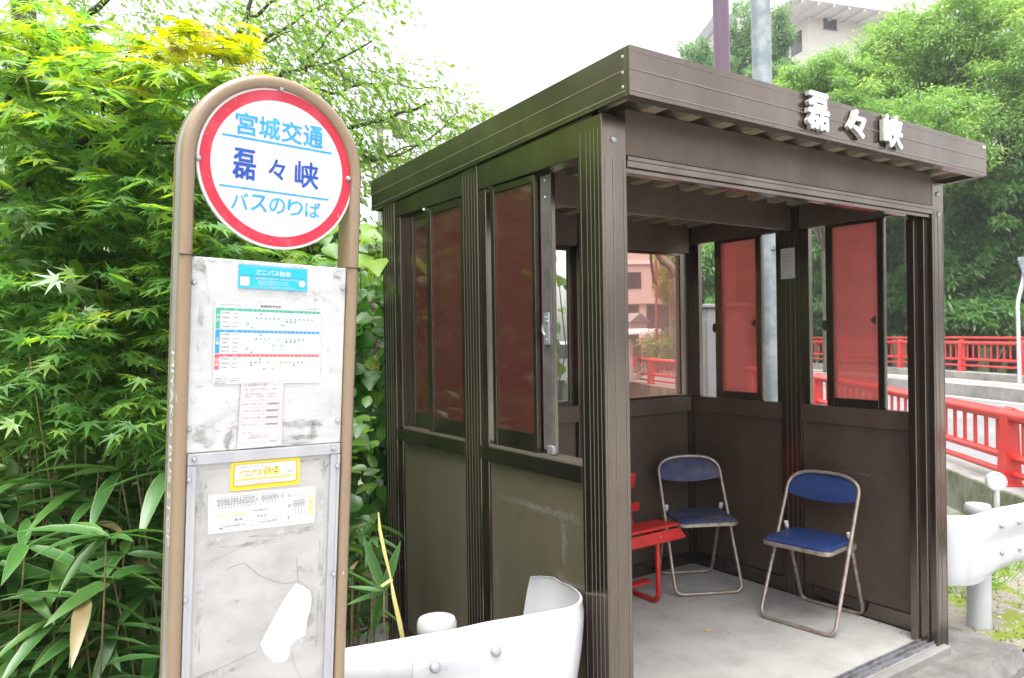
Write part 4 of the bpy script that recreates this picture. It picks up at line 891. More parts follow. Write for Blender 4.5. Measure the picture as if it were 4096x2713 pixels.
fr = railing('bridge_railing', far, (.94, .80, .34, .17), (.034, .052, .040, .032), (.10, .05, .062), .90, 'far red bridge railing with four horizontal rails before the forest', False, .20)
fp = Vector((25.9, 28.9, .5))
FP = empty('finial_post', fp, 'round red end post with brass onion finial at the far end of the bridge', 'post')
MB().tube([(0, 0, 0), (0, 0, 1.25)], .17, 18).build('shaft', M['red'], FP, smooth=True)
MB().loft([[(r_*math.cos(k*math.pi/10), r_*math.sin(k*math.pi/10), z_) for k in range(20)] for r_, z_ in ((.19, 1.25), (.19, 1.32), (.16, 1.36), (.19, 1.46), (.185, 1.52), (.10, 1.60), (.09, 1.66), (.15, 1.72), (.16, 1.80), (.10, 1.90), (.03, 1.98), (.005, 2.04))]).build('finial', M['gold'], FP, smooth=True)
# mossy gravel strip between shelter and bridge
gm = MB(); nx, ny = 46, 40; r = np.random.default_rng(8)
for i in range(nx):
    for j in range(ny):
        x = 2.45+.0+i*.115; y = -.205+j*.07-.0
        drop = -.35*max(0, (x-4.7)/3)-.1*max(0, y-1.4)
        gm.v.append((x, y, -.078+.012*r.normal()*.7+drop))
gm.f = [(i*ny+j, (i+1)*ny+j, (i+1)*ny+j+1, i*ny+j+1) for i in range(nx-1) for j in range(ny-1)]
struct('gravel_ground', gm, M['gravel'], smooth='all')
struct('verge', MB().box(2.0, 9, -.2, 12, -.9, -.45), M['mossy'])

# ------------------------------------------------------------------ poles, cabinet, road sign
def ppole(name, vx, vy, d, rad_, ztop, m, label, cat, lean=0., base=-.2):
    p = at(vx, vy, d); o = MB().tube([(p.x, p.y, base), (p.x+lean*.3, p.y, 2), (p.x+lean, p.y, ztop)], [rad_*1.06, rad_*1.03, rad_*.95], 28).build(name, m, loc=(p.x, p.y, base), smooth=True)
    return tag(o, label, cat)
gp = at(1779, 700, 6.2); g_r = .5*39/1729*6.2
GPo = empty('steel_pole', (gp.x, gp.y, -.2), 'thick galvanised steel pole standing behind the right side of the shelter', 'pole')
q = at(1759, 60, 6.2)
mm = MB().tube([(0, 0, 0), (q.x-gp.x, q.y-gp.y, q.z+.2), ((q.x-gp.x)*2, (q.y-gp.y)*2, 2*q.z)], [g_r*1.02, g_r*1.12, g_r*1.12], 32); mm.build('shaft', M['galv'], GPo, smooth=True)
z_ = at(1779, 577, 6.2).z+.2
MB().tube([(0, 0, z_-.008), (0, 0, z_+.008)], g_r*1.08, 32).build('band', M['galv'], GPo); MB().box(-.02, .05, -g_r-.03, -g_r+.01, z_-.015, z_+.02).build('band_clip', M['bolt'], GPo, .003)
pp = at(1670, 200, 7.2); q = at(1666, 20, 7.2); e = (q-pp)*(1/(q.z-pp.z))
tag(MB().tube([(pp.x-e.x*(pp.z+.2), pp.y-e.y*(pp.z+.2), -.2), (pp.x, pp.y, pp.z), (pp.x+e.x*5, pp.y+e.y*5, pp.z+5)], .5*37/1729*7.2, 28).build('painted_pole', M['purple'], loc=(pp.x, pp.y, -.2), smooth=True), 'slim mauve painted pole rising behind the shelter roof', 'pole')
cb = at(1664, 900, 6.7); CA = empty('utility_cabinet', (cb.x, cb.y, -.2), 'grey metal utility cabinet standing behind the shelter window', 'cabinet')
tz = at(1650, 711, 6.5).z+.2
ax = Vector((.80, -.60, 0)); ay = Vector((.60, .80, 0))
MB().obox((0, 0, tz/2), (ax, ay, Z), (.17, .30, tz/2)).build('body', M['cabinet'], CA, .01)
MB().obox(-ax*.172-ay*.0+Z*(tz*.62), (ax, ay, Z), (.006, .27, tz*.33)).build('door', M['cabinet'], CA, .004)
MB().obox(-ax*.172+Z*(tz*.14), (ax, ay, Z), (.006, .27, tz*.12)).build('door', M['cabinet'], CA, .004)
MB().obox((0, 0, tz+.012), (ax, ay, Z), (.19, .32, .016)).build('lid', M['cabinet'], CA, .006)
rp = at(2357, 885, 17.5); RS = empty('road_sign', (rp.x, rp.y, .33), 'back of an inverted triangular road sign on a white bent pole across the road', 'road sign')
pts = [at(2357, 885, 17.5), at(2354, 760, 17.5), at(2352, 700, 17.5), at(2360, 668, 17.5), at(2367, 640, 17.5), at(2372, 590, 17.5)]
MB().tube(rounded([p-RS.location for p in pts], .3, 4), .042, 12).build('pole', M['white'], RS, smooth=True)
tc_ = at(2395, 596, 17.4)-RS.location; t1, t2, t3 = at(2351, 594, 17.4)-RS.location, at(2438, 596, 17.4)-RS.location, at(2378, 668, 17.4)-RS.location
nb_ = (t2-t1).cross(t3-t1).normalized()
MB().prism(rounded([t1, t2, t3], .09, 5, True), nb_*.03).build('plate', M['galv'], RS, .004)
MB().beam(t1*.6+t2*.4-Z*.15-nb_*.03, t1*.4+t2*.6-Z*.15-nb_*.03, .03, .04).build('bracket', M['galv'], RS)
up = at(880, 420, 34); UP = empty('utility_pole', (up.x, up.y, -1), 'distant concrete utility pole with crossarms and transformer seen through the tree', 'utility pole')
hz = at(880, 262, 34).z+1
MB().tube([(0, 0, 0), (0, 0, hz)], [.2, .15], 12).build('pole', M['roofgrey'], UP, smooth=True)
for zz, l in ((hz-.3, 1.0), (hz-2.2, 1.4)): MB().beam((-l*.83, l*.56, zz), (l*.83, -l*.56, zz), .1, .1).build('crossarm', M['roofgrey'], UP)
MB().tube([(.72, -.5, hz-1.1), (.72, -.5, hz-.35)], .33, 14).build('transformer', M['steel'], UP, .02, smooth=True)
m = MB()
for k in (-.8, -.4, .4, .8):
    for zz in (hz-.25, hz-2.15): m.tube([(k*.83, -k*.56, zz), (k*.83, -k*.56, zz+.25)], .05, 8)
m.build('insulator', M['paper'], UP)

# ------------------------------------------------------------------ buildings far behind
def ring_axes(vx): a = YAW+math.atan((vx-1183.5)/1729); return a
fwd = Vector((FX.x, FX.y, 0)).normalized(); rgt = Vector((RX.x, RX.y, 0)).normalized()
def building(name, base, a0, a1, label):
    return empty(name, base, label, 'building')
HB = building('hotel', at(1930, 300, 62).to_track_quat('Z', 'Y') and Vector((at(1930, 300, 62).x, at(1930, 300, 62).y, 0)), 0, 0, 'tall cream hotel with deep white eaves and dark windows above the trees')
def HP(nm, mb, m, par=HB, **k): mb.v = [tuple(Vector(p)-HB.location) for p in mb.v]; return mb.build(nm, m, par, **k)
d = 62
fx = (fwd*.30+rgt*.95).normalized(); fy = Vector((-fx.y, fx.x, 0))          # main facade runs to the right, slightly away
c0 = at(1868, 60, d); zt_ = at(1868, 38, d).z
def fac(o, ux, uy, x0, x1, y0, y1, z0, z1): m = MB(); return m.obox(o+ux*((x0+x1)/2)+uy*((y0+y1)/2)+Z*((z0+z1)/2-o.z), (ux, uy, Z), ((x1-x0)/2, (y1-y0)/2, (z1-z0)/2))
HP('wall', fac(c0, fx, fy, 0, 16, 0, 4.5, 0, zt_), M['hotel'])
HP('eaves', MB().prism([c0+fx*-3.4+fy*-2.6+Z*(zt_+.0-c0.z), c0+fx*8.3+fy*-2.6+Z*(zt_-c0.z), c0+fx*8.3+fy*5+Z*(zt_-c0.z), c0+fx*-3.4+fy*5+Z*(zt_-c0.z)], (0, 0, 1.5)), M['hotelwhite'])
HP('eaves', MB().prism([c0+fx*8.4+fy*-3.2+Z*(zt_-.35-c0.z), c0+fx*17+fy*-3.2+Z*(zt_-.35-c0.z), c0+fx*17+fy*10+Z*(zt_-.35-c0.z), c0+fx*8.4+fy*10+Z*(zt_-.35-c0.z)], (0, 0, 1.0)), M['hotelwhite'])
for k_ in range(8): HP('eaves_rib', fac(c0, fx, fy, -2.6+k_*1.5, -2.42+k_*1.5, -2.5, 0, zt_-.22, zt_-.003), M['hotelwhite'])
wz = at(1926, 46, d).z
wo = HP('window', fac(c0, fx, fy, 1.55, 2.85, -.06, .0, wz-.52, wz+.42), M['glass']); HP('frame', fac(c0, fx, fy, 1.45, 2.95, -.05, -.01, wz-.62, wz-.525).add([], []), M['roofgrey'], wo)
for k_ in range(4):
    HP('window', fac(c0, fx, fy, -.06, -.001, .8+k_*1.7, 2.1+k_*1.7, wz-2.3, wz-.5), M['glass'])
    HP('window', fac(c0, fx, fy, -.06, -.001, .8+k_*1.7, 2.1+k_*1.7, wz-5.6, wz-3.8), M['glass'])
for fl_ in range(1, 7): HP('window', fac(c0, fx, fy, 1.4, 3.0, -.05, 0, wz-.5-fl_*3.3, wz+.5-fl_*3.3), M['glass'])
HP('upper_storey', fac(c0, fx, fy, 1.0, 14, 1, 4, zt_+1.5, zt_+6), M['hotel'])
m = MB()
for k_ in range(5): m.add(fac(c0, fx, fy, -3.2, -3.0, -2+k_*2.5, -1+k_*2.5, zt_+1.5, zt_+2.4).v, [(0, 1, 3, 2), (4, 6, 7, 5), (0, 4, 5, 1), (2, 3, 7, 6), (0, 2, 6, 4), (1, 5, 7, 3)])
HP('balcony_rail', m, M['roofgrey'])
WG = building('hotel_annex', Vector((at(1660, 200, 70).x, at(1660, 200, 70).y, 0)), 0, 0, 'pale hotel annex with grey sloping roof, half hidden behind the conifers and the mauve pole')
def WP(nm, mb, m, par=WG, **k): mb.v = [tuple(Vector(p)-WG.location) for p in mb.v]; return mb.build(nm, m, par, **k)
a, b_, c_, e_ = at(1612, 82, 70), at(1652, 32, 70), at(1800, 36, 76), at(1800, 90, 72)
dn = Z*-1.0
WP('roof', MB().prism([at(1606, 92, 70), at(1656, 28, 70), at(1664, 30, 72), at(1616, 96, 72)], Vector((0, 0, -1.3))).prism([at(1650, 32, 70), at(1800, 34, 74), at(1800, 52, 74), at(1655, 52, 70)], fwd*6), M['roofgrey'])
gz = Vector((0, 0, 0))
wl = [at(1622, 92, 71), at(1656, 46, 71), at(1800, 50, 75)]
WP('wall', MB().prism([wl[0], wl[1], wl[2], Vector((wl[2].x, wl[2].y, 0)), Vector((wl[0].x, wl[0].y, 0))], fwd*8), M['hotel'])
PB = building('pink_building', Vector((at(1500, 640, 55).x, at(1500, 640, 55).y, 0)), 0, 0, 'pale pinkish building with an open ground floor, seen through the back window')
def PP(nm, mb, m, par=PB, **k): mb.v = [tuple(Vector(p)-PB.location) for p in mb.v]; return mb.build(nm, m, par, **k)
c1 = at(1400, 640, 55); zf = at(1500, 702, 55).z; ztop = at(1500, 560, 55).z
PP('wall', fac(Vector((c1.x, c1.y, 0)), rgt, fwd, 0, 7.6, 0, 8, zf, ztop+3), M['hotelpink'])
PP('floor_band', fac(Vector((c1.x, c1.y, 0)), rgt, fwd, -.1, 7.7, -.15, .0, at(1500, 607, 55).z-.12, at(1500, 607, 55).z+.12), M['hotelwhite'])
wzb = at(1500, 648, 55).z
for k_ in range(3): PP('window', fac(Vector((c1.x, c1.y, 0)), rgt, fwd, 2.3+k_*2.6-1.5, 4.1+k_*2.6-1.5, -.05, 0, wzb-.6, wzb+.6), M['glass'])
PP('ground_floor', fac(Vector((c1.x, c1.y, 0)), rgt, fwd, .1, 7.5, 2.5, 7.9, 0, zf), M['roofgrey'])
for k_ in range(4): PP('column', fac(Vector((c1.x, c1.y, 0)), rgt, fwd, .2+k_*2.3, .7+k_*2.3, .2, .7, 0, zf), M['hotelpink'])
# low roof in front of it
LR = empty('small_hut', Vector((at(1480, 745, 48).x, at(1480, 745, 48).y, 0)), 'low hut with tan pitched roof among the parked vehicles', 'hut')
q0 = LR.location; m = MB(); hz_ = at(1480, 734, 48).z
m.prism([Vector((-.9, 0, hz_-.3)), Vector((1.0, 0, hz_-.3)), Vector((.0, 0, hz_+.3))], Vector((0, 3, 0))); m.build('roof', M['roofgrey'], LR); MB().box(-.7, .8, .2, 2.8, 0, hz_-.31).build('wall', M['hotelpink'], LR)

# ------------------------------------------------------------------ parked vehicles (far off, behind the tinted window)
def vehicle(name, vx, vy, d, hd, prof_, wd, paint, label, cat, low=None, glass=None, wheels=(.75, 3.3), rw=.3):
    p = at(vx, vy, d); R = empty(name, (p.x, p.y, -.04), label, cat, 'vehicles parked beyond the bridge', hd)
    q = MB(); n = len(prof_)
    rings = []
    for y, k in ((-wd/2, .93), (-wd/2+.12, 1), (wd/2-.12, 1), (wd/2, .93)): rings.append([(x, y, .25+(z-.25)*(k if z > .9 else 1)) for x, z in prof_])
    q.loft(rings).build('body', M[paint], R, .02, smooth=True)
    if low: MB().box(prof_[0][0]-.02, prof_[-1][0] if False else max(x for x, _ in prof_)+.02, -wd/2-.01, wd/2+.01, .28, .62).build('lower_body', M[low], R, .03)
    g = MB()
    for gx in glass:
        for s in (-1, 1): g.prism([(x, s*(wd/2+.004), z) for x, z in gx], (0, s*.012, 0))
    g.build('window', M['glass'], R)
    xs_ = [x for x, _ in prof_]; xmax, xmin = max(xs_), min(xs_)
    zr = max(z for _, z in prof_)
    MB().box(xmin-.012, xmin+.06, -wd*.38, wd*.38, zr*.60, zr*.86).build('rear_window', M['glass'], R, .02)
    for s in (-1, 1): MB().box(xmin-.03, xmin+.05, s*wd*.46-.07, s*wd*.46+.07, .75, 1.05).build('tail_lamp', M['taillight'], R, .02)
    MB().box(xmin-.06, xmin+.10, -wd*.47, wd*.47, .32, .52).build('bumper', M[paint], R, .03)
    for x in wheels:
        for s in (-1, 1):
            o = MB().tube([(x, s*(wd/2-.2), rw), (x, s*(wd/2+.015), rw)], rw, 20).build('wheel', M['tyre'], R); MB().tube([(x, s*(wd/2+.015), rw), (x, s*(wd/2+.022), rw)], rw*.6, 14).build('hub', M['steel'], o)
    return R
van = [(0, .25), (4.4, .25), (4.45, .9), (4.1, 1.15), (3.55, 1.85), (.15, 1.95), (0, 1.5)]
vehicle('parked_van', 1482, 748, 40, math.radians(150), van, 1.7, 'carwhite', 'white van parked beside the pink building, nearer the left edge of the back window', 'van', None, [[(.3, 1.15), (1.7, 1.15), (1.7, 1.7), (.35, 1.75)], [(1.85, 1.15), (3.9, 1.15), (3.45, 1.7), (1.85, 1.7)]])
vehicle('parked_truck', 1523, 746, 42, math.radians(120), [(0, .4), (4.2, .4), (4.25, 1.0), (4.0, 1.9), (2.9, 2.05), (.1, 2.05)], 1.8, 'carwhite', 'small white truck with blue lower body parked behind the reddish pole', 'truck', 'carblue', [[(3.0, 1.2), (3.95, 1.2), (3.85, 1.75), (3.0, 1.75)]])
suv = [(0, .3), (4.3, .3), (4.35, .85), (3.3, 1.02), (2.5, 1.55), (.45, 1.6), (.05, 1.0)]
vehicle('parked_car', 1474, 800, 24, math.radians(128), suv, 1.72, 'carsilver', 'silver car standing at the near end of the bridge road', 'car', None, [[(.5, 1.0), (1.5, 1.0), (1.5, 1.45), (.65, 1.45)], [(1.6, 1.0), (3.05, 1.0), (2.4, 1.45), (1.6, 1.45)]])
rp_ = at(1518, 760, 33); tag(MB().tube([(rp_.x, rp_.y, -.1), (rp_.x, rp_.y, at(1518, 600, 33).z)], .06, 14).build('red_pole', M['brownred'], loc=(rp_.x, rp_.y, -.1), smooth=True), 'reddish brown pole beyond the bridge, seen through the back window', 'pole')

# ------------------------------------------------------------------ hills
def hill(name, pts, top, depth=14.):
    m = MB(); rings = []
    for i, (p, h) in enumerate(zip(pts, top)):
        out = Vector((p.x-EYE.x, p.y-EYE.y, 0)).normalized()
        rings.append([(p.x+out.x*t*depth, p.y+out.y*t*depth, -2.5+(h+2.5)*math.sin(min(1, t*1.25)*1.57)+.5*math.sin(i*1.7+t*9)) for t in (0, .15, .3, .45, .6, .75, .9, 1.0)])
    m.loft(rings, closed=False); return struct(name, m, M['hill'], smooth='all')
hill('hillside', [at(x, 780, 38) for x in (1610, 1700, 1800, 1950, 2100, 2250, 2400, 2600)], [at(x, y, 50).z for x, y in ((1610, 600), (1700, 540), (1800, 470), (1950, 430), (2100, 400), (2250, 380), (2400, 360), (2600, 340))])
hill('hillside', [at(x, 790, 13) for x in (-500, -200, 0, 200, 400, 600, 800, 950, 1050)], [at(x, y, 22).z for x, y in ((-500, 200), (-200, 230), (0, 290), (200, 380), (400, 420), (600, 460), (800, 520), (950, 640), (1050, 700))])
# ------------------------------------------------------------------ foliage
def T_maple():
    ang = [-128, -104, -82, -60, -41, -22, 0, 22, 41, 60, 82, 104, 128]; ln = [.46, .20, .74, .26, .92, .30, 1.0, .30, .92, .26, .74, .20, .46]
    v = [(0, 0, 0)]; e = [0]
    for a, l in zip(ang, ln): t = math.radians(a); v.append((l*math.sin(t), l*math.cos(t)+.05, -.16*l*l+.03*(l < .5))); e.append(l)
    return np.array(v), [(0, i, i+1) for i in range(1, 13)], np.array(e)
def T_ovate(wd=.62, fold=.12, tip=1.12):
    v = [(0, 0, 0), (-wd*.42, .22, fold), (-wd*.5, .5, fold), (-wd*.28, .82, fold*.4), (0, tip, -.16), (wd*.28, .82, fold*.4), (wd*.5, .5, fold), (wd*.42, .22, fold), (0, .5, 0)]
    return np.array(v), [(0, 8, 2, 1), (8, 4, 3, 2), (0, 7, 6, 8), (8, 6, 5, 4)], np.array([0, 1, 1, 1, 1, 1, 1, 1, 0.])
def T_lance(wd=.185, droop=.35):
    ts = (0, .08, .22, .45, .7, .88, 1.0); ws = (.10, .55, .92, 1.0, .72, .34, .0)
    v, f, e = [], [], []
    for t, w2 in zip(ts, ws):
        z = -droop*t*t; o = len(v)
        v += [(-wd/2*w2, t, z+.06*wd*w2), (0, t, z-.10*wd*w2), (wd/2*w2, t, z+.06*wd*w2)]; e += [1, .0, 1]
    for i in range(len(ts)-1): f += [(3*i, 3*i+1, 3*i+4, 3*i+3), (3*i+1, 3*i+2, 3*i+5, 3*i+4)]
    return np.array(v), f, np.array(e)
def T_diamond(wd=.5):
    v = [(0, 0, 0), (-wd/2, .45, .07), (0, 1, -.05), (wd/2, .45, .07)]; return np.array(v), [(0, 3, 2), (0, 2, 1)], np.zeros(4)
def leaves(name, tm, P_, D_l, N_l, S_l, m, parent=None, rnd=None, origin=None):
    tv, tf, te = tm; P_ = np.asarray(P_, float); n = len(P_); D_l = np.asarray(D_l, float); N_l = np.asarray(N_l, float); S_l = np.broadcast_to(np.asarray(S_l, float), (n,))
    D_l = D_l/np.maximum(1e-6, np.linalg.norm(D_l, axis=1, keepdims=True)); sx = np.cross(D_l, N_l); sx /= np.maximum(1e-6, np.linalg.norm(sx, axis=1, keepdims=True)); nn = np.cross(sx, D_l)
    if origin is not None: P_ = P_-np.asarray(origin)
    V_ = P_[:, None, :]+S_l[:, None, None]*(tv[None, :, 0:1]*sx[:, None, :]+tv[None, :, 1:2]*D_l[:, None, :]+tv[None, :, 2:3]*nn[:, None, :])
    k = len(tv); me = bpy.data.meshes.new(name); me.vertices.add(n*k); me.vertices.foreach_set('co', V_.reshape(-1).astype(np.float32))
    lt = np.array([len(f) for f in tf]); idx = np.concatenate([np.array(f) for f in tf]); L = len(idx)
    allidx = (idx[None, :]+(np.arange(n)*k)[:, None]).reshape(-1); tot = np.tile(lt, n)
    me.loops.add(len(allidx)); me.loops.foreach_set('vertex_index', allidx.astype(np.int32)); me.polygons.add(len(tot))
    me.polygons.foreach_set('loop_start', np.concatenate([[0], np.cumsum(tot)[:-1]]).astype(np.int32)); me.polygons.foreach_set('loop_total', tot.astype(np.int32))
    a = me.attributes.new('rnd', 'FLOAT', 'POINT'); r_ = rng.random(n) if rnd is None else np.clip(rnd, 0, 1); a.data.foreach_set('value', np.repeat(r_, k).astype(np.float32))
    a = me.attributes.new('edge', 'FLOAT', 'POINT'); a.data.foreach_set('value', np.tile(te, n).astype(np.float32))
    me.update(); me.validate(); me.materials.append(m); o = bpy.data.objects.new(name, me); C.objects.link(o)
    if parent: o.parent = parent
    return o
def unit(v): v = np.asarray(v, float); return v/np.maximum(1e-9, np.linalg.norm(v, axis=-1, keepdims=True))
class Crown:
    def __init__(s): s.wood = MB(); s.P = []; s.D = []; s.N = []; s.S = []; s.R = []
    def limb(s, pts, r0, r1, seg=7, wob=.0):
        pts = [np.array(p, float) for p in pts]; q = []
        for a, b_ in zip(pts, pts[1:]):
            for t in (0, .25, .5, .75): q.append(a+(b_-a)*t+rng.normal(size=3)*wob*(0 < t))
        q.append(pts[-1]); q2 = [q[0]]+[(q[i-1]+2*q[i]+q[i+1])/4 for i in range(1, len(q)-1)]+[q[-1]]
        s.wood.tube([tuple(p) for p in q2], list(np.linspace(r0, r1, len(q2))), seg); return q2
    def spray(s, p, d, L, n, size, droop=.25, flat=.8, wood=.0025, out=.9, hang=.35, base=.15, rv=.25, r0=.5):
        p = np.array(p, float); d = unit(d); ts = np.linspace(0, 1, 5); pth = [p+d*L*t+np.array([0, 0, -droop*L*t*t]) for t in ts]
        if wood: s.wood.tube([tuple(q) for q in pth], list(np.linspace(wood, wood*.4, 5)), 3, caps=False)
        side = unit(np.cross(d, [0, 0, 1.])+1e-6)
        t = base+(1-base)*rng.random(n); pos = p+d*L*t[:, None]+np.stack([0*t, 0*t, -droop*L*t*t], 1)
        sg = np.where(rng.random(n) < .5, -1, 1)
        dr = d*(.55+.5*rng.random(n))[:, None]+side*(sg*out*(.4+.8*rng.random(n)))[:, None]+np.stack([0*t, 0*t, -hang*(.3+1.2*rng.random(n))], 1)
        spread = L*.28*rng.random(n)[:, None]*unit(dr); spread[:, 2] *= .4
        nm = np.array([0, 0, 1.])*flat+rng.normal(size=(n, 3))*.38
        s.P.append(pos+spread); s.D.append(unit(dr)); s.N.append(nm); s.S.append(size*(.5+.75*rng.random(n))); s.R.append(np.clip(r0+rng.normal(size=n)*rv, 0, 1))
    def build(s, root, tm, m, bark, name='foliage', wname='branches'):
        if s.P: leaves(name, tm, np.concatenate(s.P), np.concatenate(s.D), np.concatenate(s.N), np.concatenate(s.S), m, root, np.concatenate(s.R), root.location)
        if s.wood.v: s.wood.v = [tuple(Vector(p)-root.location) for p in s.wood.v]; s.wood.build(wname, bark, root, smooth='all')
def tree_root(name, base, label, cat='tree', group=None): return empty(name, tuple(base), label, cat, group)
def A3(x, y, d): return np.array(at(x, y, d))
RXn, UXn, FXn = np.array(RX), np.array(UX), np.array(FX)

# --- the maple beside the bus stop
tm_maple = T_maple(); tm_ov = T_ovate(); tm_lance = T_lance(); tm_dia = T_diamond(); tm_narrow = T_ovate(.40, .06, 1.15)
base = A3(-150, 900, 3.6); base[2] = -.2
MT = tree_root('maple_tree', base, 'Japanese maple with star shaped leaves turning yellow at the top, left of the sign')
c = Crown()
def free(p): return not (p[0] > -.18 and p[1] < 2.15) and p[1] > .75 and not (abs(p[0]+1.2) < .4 and p[1] < .5)
trunk = c.limb([base, A3(-120, 700, 3.6), A3(-20, 470, 3.5)], .06, .042, 9, .01)
l1 = c.limb([A3(-20, 470, 3.5), A3(60, 425, 3.4), A3(165, 350, 3.3)], .022, .017, 8, .006)
l2 = c.limb([A3(165, 350, 3.3), A3(240, 285, 3.2), A3(330, 225, 3.1)], .016, .006, 7, .008)
l3 = c.limb([A3(165, 350, 3.3), A3(260, 335, 3.2), A3(360, 328, 3.2), A3(420, 332, 3.2)], .012, .005, 6, .006)
l4 = c.limb([A3(165, 345, 3.3), A3(300, 352, 3.4), A3(400, 395, 3.5)], .008, .004, 6, .006)
l5 = c.limb([A3(240, 285, 3.2), A3(235, 245, 3.2), A3(260, 190, 3.1), A3(300, 120, 3.0)], .009, .004, 6, .006)
l6 = c.limb([A3(-20, 470, 3.5), A3(60, 640, 3.4), A3(200, 720, 3.3), A3(330, 760, 3.2)], .016, .005, 7, .01)
l7 = c.limb([A3(60, 640, 3.4), A3(130, 850, 3.3), A3(260, 930, 3.1)], .012, .004, 7, .01)
l8 = c.limb([A3(-120, 700, 3.6), A3(20, 210, 3.4), A3(120, 60, 3.3)], .02, .006, 7, .02)
yellow = Crown()
n_sp = 0
def maple_edge(x):   # upper outline of the crown in the picture
    return float(np.interp(x, [-80, 60, 140, 230, 300, 420, 500, 540, 640, 760, 900], [10, 5, 60, 110, 110, 130, 175, 330, 470, 505, 540]))
tries = 0
while n_sp < 1050 and tries < 12000:
    tries += 1
    x = -90+rng.random()*560 if rng.random() < .86 else 470+rng.random()*400; y = 40+rng.random()*1030; d = 2.85+2.0*rng.random()**1.2
    if y < maple_edge(x)+rng.random()*35: continue
    if y > 960+60*rng.random(): continue
    if x > 440: d = 3.0+.5*rng.random()
    lay = 95*d/3.2; yy = y+.35*(round(y/lay)*lay-y)
    p = A3(x, yy, d)
    if not free(p) or (x > 440 and p[0] > -1.0): continue
    dd = RXn*(.75+.5*rng.normal())+(-FXn)*(.45+.5*rng.normal())+np.array([0, 0, .10*rng.normal()])
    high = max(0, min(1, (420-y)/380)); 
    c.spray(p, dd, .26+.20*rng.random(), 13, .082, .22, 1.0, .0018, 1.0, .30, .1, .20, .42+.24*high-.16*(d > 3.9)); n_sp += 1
for k_ in range(34):             # yellowing tips at the top
    t = rng.random(); x = 225+t*320; y = np.interp(x, [230, 330, 440, 500, 545], [150, 130, 115, 110, 190])+np.clip(rng.normal()*40, -48, 90); d = 2.75+.35*rng.random()
    p = A3(x-25, y, d); yellow.spray(p, RXn*.9-FXn*.3+np.array([0, 0, .1*rng.normal()]), .18+.1*rng.random(), 7, .075, .15, .8, .0015, .9, .2, .2, .3, .45)
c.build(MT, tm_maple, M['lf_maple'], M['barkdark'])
# broad leaves of a creeper growing through the maple
n = 0; P_, D_, N_, S_ = [], [], [], []
while n < 190:
    x, y, d = -60+rng.random()*500, 60+rng.random()*900, 3.0+1.5*rng.random()
    if y < maple_edge(x)+15: continue
    P_.append(A3(x, y, d)); D_.append(-FXn*(.4+.4*rng.normal())+RXn*.8*rng.normal()+np.array([0, 0, -.5])); N_.append(np.array([0, 0, .9])-FXn*.6+rng.normal(size=3)*.35); S_.append(.055+.06*rng.random()); n += 1
CRP = tree_root('creeper', A3(200, 800, 3.8), 'thin creeper with single broad leaves scattered among the maple branches', 'vine')
leaves('foliage', T_ovate(.8, .12, 1.1), P_, D_, N_, S_, M['lf_kudzu'], CRP, .35+.6*rng.random(190), CRP.location)
cw = MB()
for k in range(6):
    q0 = A3(-20+k*75, 900, 3.5); cw.tube([tuple(np.array([q0[0], q0[1], -.2])), tuple(A3(-10+k*78, 760, 3.5)), tuple(A3(k*80, 520, 3.45)), tuple(A3(10+k*76, 300+15*k, 3.4))], [.005, .0045, .004, .002], 5)
cw.v = [tuple(Vector(p)-CRP.location) for p in cw.v]; cw.build('stems', M['barkdark'], CRP, smooth='all')
yellow.build(MT, tm_maple, M['lf_yellow'], M['barkdark'], 'yellow_foliage', 'twigs')

# --- tall light green tree behind, its limbs reaching over the sign towards the shelter
base = A3(120, 800, 7.5); base[2] = -.6
TT2 = tree_root('broadleaf_tree', base, 'tall airy broadleaf tree whose branches spread against the white sky above the sign')
c = Crown()
c.limb([base, A3(100, 500, 7.5), A3(60, 120, 7.4), A3(40, -150, 7.4)], .16, .10, 10, .03)
limbs = []
for pts, r0 in [(((70, 160, 7.4), (165, 60, 7.0), (280, -20, 6.6), (420, -90, 6.2)), .05), (((130, 70, 7.1), (230, 60, 6.9), (300, 85, 6.7), (340, 120, 6.6)), .03), (((90, 350, 7.4), (300, 250, 7.0), (430, 190, 6.8), (520, 130, 6.6), (575, 40, 6.4), (600, -60, 6.3)), .055),
                (((510, 190, 6.6), (545, 150, 6.5), (590, 115, 6.4), (680, 70, 6.2)), .022), (((560, 250, 6.6), (640, 190, 6.4), (690, 162, 6.2), (760, 150, 6.1), (860, 95, 6.0)), .024), (((690, 162, 6.2), (720, 120, 6.1), (780, 60, 6.0), (850, -10, 6.0)), .014),
                (((200, 320, 7.2), (520, 300, 6.8), (760, 300, 6.5), (830, 290, 6.4), (920, 250, 6.3), (1000, 235, 6.2)), .034), (((830, 350, 6.4), (880, 372, 6.3), (935, 352, 6.3), (1000, 310, 6.2), (1060, 260, 6.1)), .016), (((780, 330, 6.5), (830, 350, 6.4), (870, 366, 6.3)), .02),
                (((575, 40, 6.4), (640, -10, 6.3), (740, -40, 6.3)), .02), (((60, 200, 7.4), (20, 80, 7.2), (-60, 0, 7.0)), .05), (((860, 370, 6.3), (930, 340, 6.3), (1040, 330, 6.3)), .010), (((600, 110, 6.4), (700, 30, 6.3), (800, -30, 6.2)), .016), (((690, 210, 6.4), (790, 215, 6.3), (900, 190, 6.2), (1010, 200, 6.1)), .014)]:
    limbs.append(c.limb([A3(*p) for p in pts], r0, r0*.25, 7, .035))
def dens(x, y):                   # how thickly leaves stand there, in the picture
    edge = np.interp(y, [-60, 0, 60, 120, 180, 240, 300, 360, 420, 470], [860, 850, 850, 880, 1010, 1130, 1140, 1080, 960, 850])
    return x < edge-25*rng.random()
cnt = 0
